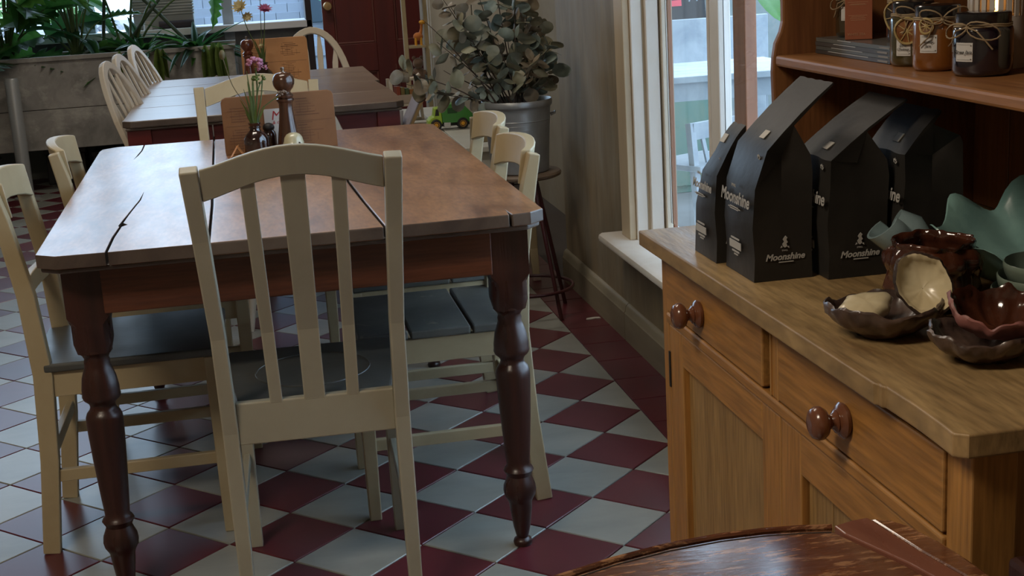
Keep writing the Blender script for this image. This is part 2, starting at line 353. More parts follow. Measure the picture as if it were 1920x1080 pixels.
# door 1 at the back: oxblood door with raised stiles and sunk panels
dr = bpy.data.objects.new('door_1', None); COL.objects.link(dr); dr.location = (-.54, 3.6, 0); struct(dr)
dm = [('stile',(0,.065,0,2.05)),('stile',(.675,.74,0,2.05)),('mullion',(.305,.42,.25,2.05)),('rail',(.065,.675,0,.25)),('rail',(.065,.305,.62,.785)),('rail',(.42,.675,.62,.785)),('rail',(.065,.305,1.4,1.5)),('rail',(.42,.675,1.4,1.5)),('rail',(.065,.305,1.95,2.05)),('rail',(.42,.675,1.95,2.05))]
for nm, (a, b_, c, d) in dm: part(nm, MB().bb(a, b_, -.02, .02, c, d), doorred, dr, bevel=.003)
for a, b_ in ((.065,.305),(.42,.675)):
    for c, d in ((.25,.62),(.785,1.4),(1.5,1.95)):
        part('panel', MB().bb(a, b_, -.004, .012, c, d), doorred, dr)
        fr = MB(); w = .012
        fr.bb(a, a+w, -.014, 0, c, d); fr.bb(b_-w, b_, -.014, 0, c, d); fr.bb(a+w, b_-w, -.014, 0, c, c+w); fr.bb(a+w, b_-w, -.014, 0, d-w, d)
        part('panel_moulding', fr, mat('worn_door_moulding', (.13,.04,.03), .4) if 'worn_door_moulding' not in bpy.data.materials else bpy.data.materials['worn_door_moulding'], dr, bevel=.004)
kn = part('door_knob', MB().lathe([(.002,-.06),(.022,-.058),(.027,-.045),(.02,-.03),(.01,-.025),(.01,-.01),(.022,-.006),(.022,0)], 16, fn=lambda p, a: Vector((p.x, p.z, p.y))), brass, dr, smooth=True, loc=(.032, -.02, 1.012))
# sill ledge, posts and rails of the opening behind the planter
o1 = bpy.data.objects.new('window_2', None); COL.objects.link(o1); o1.location = (-2.3, 4.6, .86); struct(o1)
whitep = mat('bluish_white_paint', (.40,.44,.47), .45, var=(.33,.36,.38), vscale=5)
def opart(name, b, mt, bevel=.004): return part(name, MB().bb(b[0]+2.3, b[1]+2.3, b[2]-4.6, b[3]-4.6, b[4]-.86, b[5]-.86), mt, o1, bevel=bevel)
opart('window_sill', (-4.3, -.56, 4.50, 4.82, .86, .905), mat('white_sill_paint', (.82,.84,.86), .4))  # sill has its own plain white paint
opart('post', (-2.02, -1.93, 4.60, 4.70, .905, 2.65), whitep); opart('post', (-3.3, -3.21, 4.60, 4.70, .905, 2.65), whitep)
opart('post', (-1.13, -1.06, 4.60, 4.70, 0, 2.65), whitep); opart('post', (-.60, -.56, 4.5, 4.70, 0, 2.65), mat('dark_door_frame', (.03,.02,.02), .6))
opart('head_rail', (-4.3, -.56, 4.60, 4.70, 2.56, 2.65), whitep)
# ------------------------------------------------------------ the long table
def turned_leg(s=1.0):
    m = MB(); b = .037*s; c = .012
    oc = [(-b,-b+c),(-b+c,-b),(b-c,-b),(b,-b+c),(b,b-c),(b-c,b),(-b+c,b),(-b,b-c)]
    m.loft([[(x,y,.738) for x,y in [(-b-.004,-b-.004)]*2+[(b+.004,-b-.004)]*2+[(b+.004,b+.004)]*2+[(-b-.004,b+.004)]*2],
            [(x,y,.62) for x,y in [(-b-.004,-b-.004)]*2+[(b+.004,-b-.004)]*2+[(b+.004,b+.004)]*2+[(-b-.004,b+.004)]*2],
            [(x,y,.60) for x,y in oc],[(x,y,.562) for x,y in oc],[(x*.86,y*.86,.540) for x,y in oc]])
    p = [(.033,.548),(.034,.540),(.027,.532),(.024,.526),(.026,.519),(.025,.512),(.028,.503),(.034,.485),(.0375,.462),(.0375,.452),(.0385,.447),(.036,.440),(.027,.432),(.025,.425),(.027,.418),(.033,.411),(.0365,.402),(.037,.388),(.036,.36),(.033,.30),(.029,.24),(.026,.20),(.025,.188),(.030,.182),(.033,.176),(.029,.169),(.026,.163),(.029,.155),(.0345,.142),(.036,.130),(.034,.118),(.028,.108),(.025,.100),(.024,.085),(.019,.045),(.014,.024),(.012,.018),(.019,.014),(.021,.008),(.019,0)]
    m.lathe([(r*s, z) for r, z in p], 28)
    return m
tb = thing('dining_table', 'long farmhouse dining table with worn brown plank top and turned dark legs', 'table', (-.92, -1.2, 0))
def L(x, y): return (x+.92, y+1.2)
ZB, ZT_ = .734, .760
def plank(pts, name='tabletop_plank'):
    o = part(name, MB().prism([L(*p) for p in pts], ZB, ZT_), tabletop_m, tb, bevel=.0035, seg=3)
    o.data.materials.append(tableedge_m)
    for f in o.data.polygons:
        if abs(f.normal.z) < .5: f.material_index = 1
    return o
g = .0022
plank([(-1.414,-1.985),(-1.375,-2.018),(-1.2815,-2.022),(-1.2815,-1.872),(-1.2765,-1.758),(-1.2795,-1.745),(-1.2775,-1.714),(-1.270,-1.60),(-1.2585,-1.427),(-1.2565,-1.30),(-1.256,-1.427),(-1.267,-1.60),(-1.2725,-1.714),(-1.262,-1.741),(-1.272,-1.758),(-1.2765,-1.872),(-1.2765,-2.023),
       (-1.0885-g,-2.026),(-1.0905-g,-1.6),(-1.11-g,-.375),(-1.3160,-.374),(-1.3142,-.50),(-1.318,-.60),(-1.3255,-.70),(-1.3210,-.60),(-1.3170,-.50),(-1.3190,-.372),(-1.40,-.37),(-1.438,-.405),(-1.442,-.45)])
plank([(-1.0885+g,-2.026),(-.749-g,-2.024),(-.765-g,-1.7),(-.776-g,-1.42),(-.775-g,-.38),(-1.11+g,-.375),(-1.0905+g,-1.6)])
plank([(-.749+g,-2.024),(-.50,-2.02),(-.497,-1.985),(-.494,-2.019),(-.455,-2.013),(-.424,-1.985),(-.438,-.43),(-.475,-.385),(-.775+g,-.38),(-.776+g,-1.42),(-.765+g,-1.7)])
el = [(-1.409,-1.975),(-1.37,-2.008),(-.46,-2.004),(-.431,-1.975),(-.445,-.44),(-.48,-.395),(-1.395,-.38),(-1.43,-.415)]
part('tabletop_edge', MB().prism([L(*p) for p in el], .722, .7335), tableedge_m, tb, bevel=.004)
for x, y in ((-.492,-1.905),(-1.338,-1.905),(-.50,-.50),(-1.35,-.50)):
    lx, ly = L(x, y); part('leg', turned_leg(), redwoodz, tb, smooth=45, loc=(lx, ly, 0))
ap = MB(); ap.bb(-.385, .391, -.752, -.730, .624, .722); part('apron', ap, redwood, tb, bevel=.002)
part('apron', MB().bb(-.385, .391, .70, .722, .624, .722), redwood, tb, bevel=.002)
part('apron', MB().bb(-.452, -.43, -.66, .66, .624, .722), redwood, tb, bevel=.002); part('apron', MB().bb(.44, .462, -.66, .66, .624, .722), redwood, tb, bevel=.002)
# ------------------------------------------------------------ the second table
t2 = thing('dining_table', 'second dining table with dark red apron and smooth top, nearer the planter', 'table', (-.945, 1.25, 0))
ys = [-.90, -.43, .05, .48, .90]
for k in range(4):
    x0, x1 = (-.50, .505)
    pl = [(x0, ys[k]+.002), (x1, ys[k]+.002), (x1-(.02 if k == 1 else 0), ys[k+1]-.002), (x0, ys[k+1]-.002)]
    if k == 0: pl = [(x0,ys[0]+.03),(x0+.03,ys[0]),(x1-.03,ys[0]),(x1,ys[0]+.03),(x1,ys[1]-.002),(x0,ys[1]-.002)]
    o = part('tabletop_plank', MB().prism(pl, .735, .76), t2top, t2, bevel=.004); o.data.materials.append(tableedge_m)
    for f in o.data.polygons:
        if abs(f.normal.z) < .5: f.material_index = 1
part('tabletop_edge', MB().bb(-.49, .495, -.89, .89, .725, .7345), tableedge_m, t2, bevel=.003)
for x, y in ((.445,-.84),(-.445,-.84),(.445,.84),(-.445,.84)):
    part('leg', turned_leg(), apronred, t2, smooth=45, loc=(x, y, 0))
for a in ((-.405,-.19),(-.186,.20),(.204,.405)): part('apron', MB().bb(a[0], a[1], -.87, -.85, .62, .725), apronred, t2, bevel=.002)
part('apron', MB().bb(-.405, .405, .85, .87, .62, .725), apronred, t2); part('apron', MB().bb(-.475, -.455, -.80, .80, .62, .725), apronred, t2); part('apron', MB().bb(.455, .475, -.80, .80, .62, .725), apronred, t2)
# ------------------------------------------------------------ chairs
def rail_chair(label, paint, seatm, planks=False, group=None, curve=.034, top=.845):
    """side chair: back posts, one deep curved crest rail, low back rail; faces +Y, origin under the seat centre"""
    t = thing('dining_chair', label, 'chair', group=group)
    hw = .172; yr, yf = -.195, .195
    for s in (-1, 1):
        part('rear_leg', MB().bar([(s*hw,yr-.012,0),(s*hw,yr+.012,.22),(s*hw,yr+.024,.42),(s*hw,yr+.012,.60),(s*hw,yr-.016,top-.075),(s*hw,yr-.032,top-.004)], [.030,.032,.036,.034,.034,.034], [.038,.040,.042,.038,.032,.026]), paint, t, bevel=.003)
        part('front_leg', MB().bar([(s*hw,yf,0),(s*hw,yf,.425)], [.028,.036], [.028,.036]), paint, t, bevel=.003)
    n = 9; lo = []
    for k in range(n):
        u = -1+2*k/(n-1); yb = yr-.022-curve*(1-u*u)+.004; arch = .012*(1-u*u)
        zt = top+.002+arch; zb = top-.075+.020*(1-u*u); x = u*(hw+.004 if abs(u) < 1 else hw-.014)
        lo.append([(x,yb-.012+.012,zb),(x,yb+.024,zb),(x,yb+.012,zt),(x,yb-.012,zt)])
    part('crest_rail', MB().loft(lo), paint, t, smooth=30, bevel=.003)
    lo = []
    for k in range(n):
        u = -1+2*k/(n-1); yb = yr+.004-curve*.3*(1-u*u); x = u*(hw-.014)
        lo.append([(x,yb-.008,.575),(x,yb+.010,.575),(x,yb+.007,.615),(x,yb-.011,.615)])
    part('back_rail', MB().loft(lo), paint, t, bevel=.002)
    if planks:
        for a, b in ((-.20,-.062),(-.058,.082),(.086,.20)):
            part('seat_plank', MB().prism([(-.19,a+.002),(.19,a+.002),(.19,b),(-.19,b)] if a > -.19 else [(-.15,a),(.15,a),(.15,-.17),(.19,-.17),(.19,b),(-.19,b),(-.19,-.17),(-.15,-.17)], .427, .447), seatm, t, bevel=.004)
    else:
        sm = MB(); ol = [(-.152,-.20),(.152,-.20),(.152,-.168),(.192,-.168),(.198,.20),(.18,.222),(-.18,.222),(-.198,.20),(-.192,-.168),(-.152,-.168)]
        sm.prism(ol, .426, .446); part('seat', sm, seatm, t, bevel=.006, seg=3)
    eb = MB()
    for s in (-1, 1): eb.bb(s*.183-.013, s*.183+.013, -.165, .20, .4255, .4462)
    for s in (-1, 1): part('side_rail', MB().bb(s*hw-.010, s*hw+.010, yr+.03, yf-.016, .368, .4255), paint, t, bevel=.002)
    part('front_rail', MB().bb(-hw+.016, hw-.016, yf-.012, yf+.010, .368, .4255), paint, t, bevel=.002)
    part('rear_rail', MB().bb(-hw+.016, hw-.016, yr+.010, yr+.030, .368, .4255), paint, t, bevel=.002)
    for s in (-1, 1): part('stretcher', MB().bb(s*hw-.008, s*hw+.008, yr+.026, yf-.012, .168, .196), paint, t, bevel=.002)
    part('stretcher', MB().bb(-hw+.01, hw-.01, yf-.010, yf+.008, .20, .228), paint, t, bevel=.002); part('stretcher', MB().bb(-hw+.012, hw-.012, yr+.012, yr+.028, .225, .255), paint, t, bevel=.002)
    return t
G1 = 'cream rail-back chairs along the long table'
la = rail_chair('cream rail-back chair with dark seat at the left near corner of the long table', cream, seatdark, group=G1)
la.location = (-1.322, -1.44, 0); la.rotation_euler = (0, 0, -PI/2)
dup(la, (-1.262, -.90, 0), -PI/2+.03, 'chipped cream rail-back chair, farther one on the left side of the long table', G1)
ra = rail_chair('cream rail-back chair with grey plank seat behind the near right leg of the long table', cream, seatgrey, planks=True, group=G1, top=.83)
ra.location = (-.600, -1.49, 0); ra.rotation_euler = (0, 0, PI/2)
dup(ra, (-.575, -.985, 0), PI/2, 'cream rail-back chair on the right side of the long table, close to the metal bucket', G1)
def arch_chair(label, paint, seatm, group=None):
    """chair with arched crest and three upright splats; faces +Y"""
    t = thing('dining_chair', label, 'chair', group=group)
    hw = .166; yr, yf = -.19, .185
    for s in (-1, 1):
        part('rear_leg', MB().bar([(s*hw,yr+.006,0),(s*hw,yr+.012,.25),(s*hw,yr+.012,.40),(s*(hw+.002),yr-.02,.60),(s*(hw+.008),yr-.085,.80),(s*(hw+.012),yr-.142,.934)], [.026,.030,.030,.028,.030,.032], [.032,.036,.040,.036,.030,.024], xdir=(1,0,0)), paint, t, bevel=.0025)
        part('front_leg', MB().bar([(s*(hw-.004),yf,0),(s*(hw-.004),yf,.43)], [.026,.034], [.026,.034]), paint, t, bevel=.003)
    def yb(z): 
        P = [(.40,yr+.012),(.60,yr-.02),(.80,yr-.085),(.934,yr-.142),(1.0,yr-.17)]
        for (a, ya), (b, yb_) in zip(P, P[1:]):
            if z <= b: return ya+(yb_-ya)*(z-a)/(b-a)
        return P[-1][1]
    n = 15; lo = []
    for k in range(n):
        u = -1+2*k/(n-1); x = u*(hw-.006); a = math.cos(u*PI/2)**1.2 if abs(u) < 1 else 0
        zt = .932+.036*a; zb = .872+.040*a; bow = .012*(1-u*u)
        lo.append([(x,yb(zb)-.010-bow,zb),(x,yb(zb)+.010-bow,zb),(x,yb(zt)+.009-bow,zt),(x,yb(zt)-.009-bow,zt)])
    part('crest_rail', MB().loft(lo), paint, t, smooth=30, bevel=.002)
    for cx, w in ((-.080,.026),(.0,.044),(.080,.026)):
        zt = .872+.04*math.cos(cx/hw*PI/2)**1.2+.012
        part('splat', MB().bar([(cx*.92,yb(.45)-.002,.452),(cx*.95,yb(.60)-.004,.60),(cx,yb(zt)-.010,zt)], [w*.93,w*.93,w], [.009,.009,.009]), paint, t, bevel=.0015)
    part('rear_rail', MB().bb(-hw+.014, hw-.014, yr-.002, yr+.018, .372, .457), paint, t, bevel=.003)
    part('front_rail', MB().bb(-hw+.014, hw-.014, yf-.010, yf+.008, .372, .43), paint, t, bevel=.002)
    for s in (-1, 1):
        part('side_rail', MB().bb(s*hw-.010-s*.004, s*hw+.008-s*.004, yr+.03, yf-.014, .372, .43), paint, t, bevel=.002)
        part('stretcher', MB().bb(s*hw-.008-s*.004, s*hw+.006-s*.004, yr+.03, yf-.010, .20, .225), paint, t, bevel=.002)
    ol = [(-.150,-.170),(.150,-.170),(.192,.19),(.178,.215),(-.178,.215),(-.192,.19)]
    st = part('seat', MB().prism(ol, .431, .449), seatm, t, bevel=.006, seg=3)
    rg = [(.118*math.cos(a), .02+.118*math.sin(a), .4495) for a in [2*PI*k/40 for k in range(40)]]
    part('embossed_ring', MB().tube(rg, .0016, 6, closed=True), seatm, st)
    return t
G2 = 'arched splat-back chairs at the ends of the long table'
fc = arch_chair('putty-coloured splat-back chair with its back to the viewer at the long table', putty, seatdark, G2)
fc.location = (-.912, -1.915, 0); fc.rotation_euler = (0, 0, -.03)
fc2 = dup(fc, (-.972, -.39, 0), PI-.02, 'arched cream chair at the far end of the long table, behind the pepper mill', G2)
fc2.scale = (1.04, 1, .955)
for ch in [o for o in bpy.data.objects if o.parent == fc2 and not o.name.startswith('seat') ]:
    ch.data = ch.data.copy(); ch.data.materials.clear(); ch.data.materials.append(cream if not ch.name.startswith('embossed') else seatgrey)
def bow_chair(label, group=None, arrow=False, w=.19, top=.93, rk=.22):
    """bow-back stick chair; faces +Y"""
    t = thing('dining_chair', label, 'chair', group=group)
    sm = MB(); n = 28; ol = []
    for k in range(n):
        a = 2*PI*k/n; ol.append(((.20-.02*math.sin(a))*math.cos(a), .205*math.sin(a)))
    sm.prism(ol, .425, .455); part('seat', sm, offwhite, t, bevel=.008, seg=3)
    H = top-.455
    def bowp(u):                                  # u -1..1 along the hoop
        a = PI/2*(1-u); x = w*math.cos(a)*(1.0 if math.sin(a) > .5 else .86+.28*math.sin(a)); z = .452+H*math.sin(a)**.8
        return Vector((x, -.165-rk*(z-.452), z))
    pts = [bowp(-1+2*k/24) for k in range(25)]
    m = MB(); lo = []
    for i, p in enumerate(pts):
        a = pts[max(i-1,0)]; b = pts[min(i+1,24)]; tt = (b-a).normalized(); nrm = Vector((0,-1,-rk)).normalized(); si = tt.cross(nrm).normalized()
        lo.append([p+si*.017+nrm*.011, p+si*.017-nrm*.011, p-si*.017-nrm*.011, p-si*.017+nrm*.011])
    part('bow', m.loft(lo), offwhite, t, bevel=.004, seg=3)
    for k in range(5 if not arrow else 4):
        u = (-.62+1.24*k/4) if not arrow else (-.6+1.2*k/3)
        xt = w*u*1.02; z1 = .452+H*max(0,1-(u*1.02)**2)**.4-.008
        p0 = Vector((xt*.72, -.150, .452)); p1 = Vector((xt, -.165-rk*(z1-.452), z1))
        if arrow:
            ww = [.010,.010,.026,.030,.012]; fr = [0,.2,.55,.8,1]
        else: ww = [.012,.015,.019,.014,.009]; fr = [0,.3,.55,.8,1]
        part('spindle', MB().bar([p0.lerp(p1, f) for f in fr], ww, .009), offwhite, t, bevel=.002)
    for sx in (-1,1):
        for sy in (-1,1):
            part('leg', MB().tube([(sx*.185,sy*.19,0),(sx*.165,sy*.165,.15),(sx*.15,sy*.145,.28),(sx*.13,sy*.12,.43)], [.011,.016,.018,.014], 10), offwhite, t, smooth=True)
    for s in (-1,1): part('stretcher', MB().tube([(s*.16,-.155,.17),(s*.16,0,.17),(s*.16,.155,.17)], [.008,.012,.008], 8), offwhite, t, smooth=True)
    part('stretcher', MB().tube([(-.16,0,.17),(0,0,.17),(.16,0,.17)], [.008,.012,.008], 8), offwhite, t, smooth=True)
    return t
G3 = 'bow-back stick chairs around the second table'
w1 = bow_chair('white bow-back chair at the left side of the second table, nearest the viewer', G3, rk=.38)
w1.location = (-1.19, .80, 0); w1.rotation_euler = (0,0,-PI/2-.24)
dup(w1, (-1.18, 1.26, 0), -PI/2-.20, 'white bow-back chair at the left side of the second table, the half-hidden middle one', G3)
dup(w1, (-1.17, 1.92, 0), -PI/2-.22, 'white bow-back chair at the left side of the second table, nearest the planter', G3)
w4 = bow_chair('white bow-back chair at the near end of the second table, behind the menu board', G3, w=.215, top=.86, rk=.15)
w4.location = (-.885, .36, 0)
w5 = bow_chair('white bow-back chair with arrow-shaped slats at the far end of the second table', G3, arrow=True)
w5.location = (-.66, 2.30, 0); w5.rotation_euler = (0,0,PI)
# small child's chair behind the bucket
kc = thing('child_chair', 'small cream child chair behind the metal bucket, by the corner of the wall', 'chair', (-.06, .62, 0))
for s in (-1,1):
    part('rear_leg', MB().bar([(s*.105,-.115,0),(s*.105,-.075,.12),(s*.105,-.065,.30),(s*.105,-.085,.52),(s*.105,-.10,.66)], [.026,.034,.036,.032,.026], .022), cream, kc, bevel=.004)
    part('front_leg', MB().bar([(s*.105,.12,0),(s*.105,.11,.30)], .024, .024), cream, kc, bevel=.003)
    part('foot_cap', MB().bb(s*.105-.016, s*.105+.016, -.130, -.100, 0, .018), mat('pale_pink_cap', (.5,.38,.33), .5) if 'pale_pink_cap' not in bpy.data.materials else bpy.data.materials['pale_pink_cap'], kc, bevel=.003)
part('seat', MB().bb(-.13,.13,-.10,.14,.30,.318), cream, kc, bevel=.004); part('crest_rail', MB().bb(-.092,.092,-.105,-.088,.56,.64), cream, kc, bevel=.004)
# ------------------------------------------------------------ the dresser
DX, DY, DZ = -.383, -3.15, 0
ds = thing('dresser', 'honey pine kitchen dresser with two drawers, panelled doors and a plate rack', 'dresser', (DX, DY, 0))
def D(b): return (b[0]-DX, b[1]-DX, b[2]-DY, b[3]-DY, b[4], b[5])
def dpart(name, boxes, mt, bevel=.002, parent=None, label=None):
    mb = MB()
    for b in boxes: mb.bb(*D(b))
    return part(name, mb, mt, parent or ds, bevel=bevel, label=label)
XB = WX-.025
pl = [(-.413,-2.66),(-.407,-3.40),(-.4065,-3.474),(-.4035,-3.477),(-.404,-3.484),(-.4005,-3.487),(-.400,-3.55),(-.402,-3.60),(-.404,-3.625),(-.393,-3.634),(XB,-3.634),(XB,-2.66)]
dpt = part('countertop', MB().prism([(x-DX, y-DY) for x, y in pl], .817, .840), pinetop, ds, bevel=.004, seg=3)
dpart('corner_post', [(DX, DX+.04, -2.706, -2.677, 0, .816)], pinez); dpart('corner_post', [(DX, DX+.045, -3.622, -3.577, 0, .816)], pinez)
dpart('drawer_divider', [(DX-.001, DX+.03, -3.163, -3.141, .719, .812)], pinez); dpart('drawer_divider_bead', [(DX-.003, DX+.02, -3.142, -3.139, .72, .81), (DX-.003, DX+.02, -3.166, -3.163, .72, .81)], pinez, bevel=.001)
dpart('top_rail', [(DX, DX+.03, -3.58, -2.70, .806, .817)], pine); dpart('drawer_rail', [(DX-.004, DX+.03, -3.577, -2.706, .7025, .7185)], pine, bevel=.003)
dpart('bottom_rail', [(DX, DX+.03, -3.577, -2.706, .06, .10)], pine)
dpart('end_panel', [(DX+.045, XB, -3.612, -3.600, .03, .816)], pinez); dpart('end_stile', [(XB-.05, XB, -3.622, -3.600, 0, .816)], pinez); dpart('end_panel', [(DX+.04, XB, -2.700, -2.690, .03, .816)], pinez)
dpart('back_board', [(XB-.01, XB, -3.61, -2.69, .05, .816)], pinez); dpart('bottom_board', [(DX+.03, XB-.01, -3.60, -2.70, .07, .085)], pine); dpart('dust_board', [(DX+.03, XB-.01, -3.60, -2.70, .703, .712)], pine)
def drawer(y0, y1, hang=0):
    d = dpart('drawer_front', [(DX-.003+hang, DX+.014, y0, y1, .7215, .8035)], pine, bevel=.0025)
    dpart('drawer_box', [(DX+.014, XB-.08, y0+.008, y0+.018, .725, .79), (DX+.014, XB-.08, y1-.018, y1-.008, .725, .79), (DX+.014, XB-.08, y0+.018, y1-.018, .725, .73)], pine, bevel=0, parent=None)
    return d
kp = [(.002,-.040),(.010,-.0405),(.0155,-.038),(.0185,-.033),(.0185,-.028),(.015,-.023),(.009,-.020),(.0075,-.017),(.0095,-.014),(.013,-.012),(.0125,-.0105),(.017,-.008),(.020,-.005),(.0195,-.002),(.018,0)]
def knob(y, z): 
    return part('drawer_knob', MB().lathe(kp, 24, fn=lambda p, a: Vector((p.z, p.x, p.y))), knobm, ds, smooth=50, loc=(-.0035, y-DY, z), label='turned dark brown knob')
drawer(-3.112, -2.708); drawer(-3.575, -3.166)
dpart('drawer_side_gap', [(DX+.008, DX+.012, -3.139, -3.113, .72, .806)], darkgap, bevel=0); knob(-2.872, .757); knob(-3.362, .762)
def door(y0, y1, n):
    dr_ = []
    st = .062
    dpart('door_stile', [(DX, DX+.018, y1-st, y1, .103, .700)], pinez); dpart('door_stile', [(DX, DX+.018, y0, y0+st, .103, .700)], pinez)
    dpart('door_rail', [(DX, DX+.018, y0+st, y1-st, .648, .700)], pine); dpart('door_rail', [(DX, DX+.018, y0+st, y1-st, .103, .17)], pine)
    k = 4 if n else 1; w = (y1-y0-2*st)/k
    for i in range(k): dpart('door_panel_board', [(DX+.010, DX+.015, y0+st+i*w, y0+st+(i+1)*w-(.0012 if k > 1 else 0), .17, .648)], pinepanel, bevel=.001)
door(-3.1645, -2.709, 0); door(-3.574, -3.1665, 1)
dpart('hinge', [(DX-.002, DX+.004, -2.7125, -2.7065, .599, .656)], iron, 0); dpart('hinge', [(DX-.002, DX+.004, -2.7125, -2.7065, .17, .23)], iron, 0)
cm = MB(); cm.box((-.008, -3.158-DY, .516), (.012,.012,.02)); cm.tube([(-.012,-3.156-DY,.524),(-.016,-3.150-DY,.512),(-.012,-3.145-DY,.503)], .004, 8)
part('door_catch', cm, iron, ds, label='black metal catch')
# plate rack on the countertop: scrolled side, boards at the back, shelves
sp = [(-.198,.8405),(-.199,.99),(-.2015,1.02),(-.203,1.07),(-.2015,1.092),(-.198,1.112),(-.190,1.128),(-.186,1.144),(-.186,1.21),(-.19,1.26),(-.205,1.30),(-.21,1.33),(-.21,1.75),(XB,1.75),(XB,.8405)]
for ya in (-2.692, -3.62):
    part('rack_side', MB().prism([(x-DX, z) for x, z in sp], ya-DY, ya-DY+.014, lambda x, z, t: (x, t, z)), hutchz, ds, bevel=.0025)
dpart('rack_shelf', [(-.200, XB-.012, -3.606, -2.692, 1.0785, 1.0945)], hutch, bevel=.004); dpart('rack_shelf', [(-.200, XB-.012, -3.606, -2.692, 1.40, 1.416)], hutch, bevel=.004)
dpart('rack_top', [(-.23, XB, -3.64, -2.67, 1.75, 1.775)], hutch, bevel=.006)
for k in range(9): dpart('rack_back_board', [(XB-.012, XB-.002, -3.62+k*.1033, -3.62+(k+1)*.1033-.0015, .8405, 1.75)], hutchz, bevel=.002)
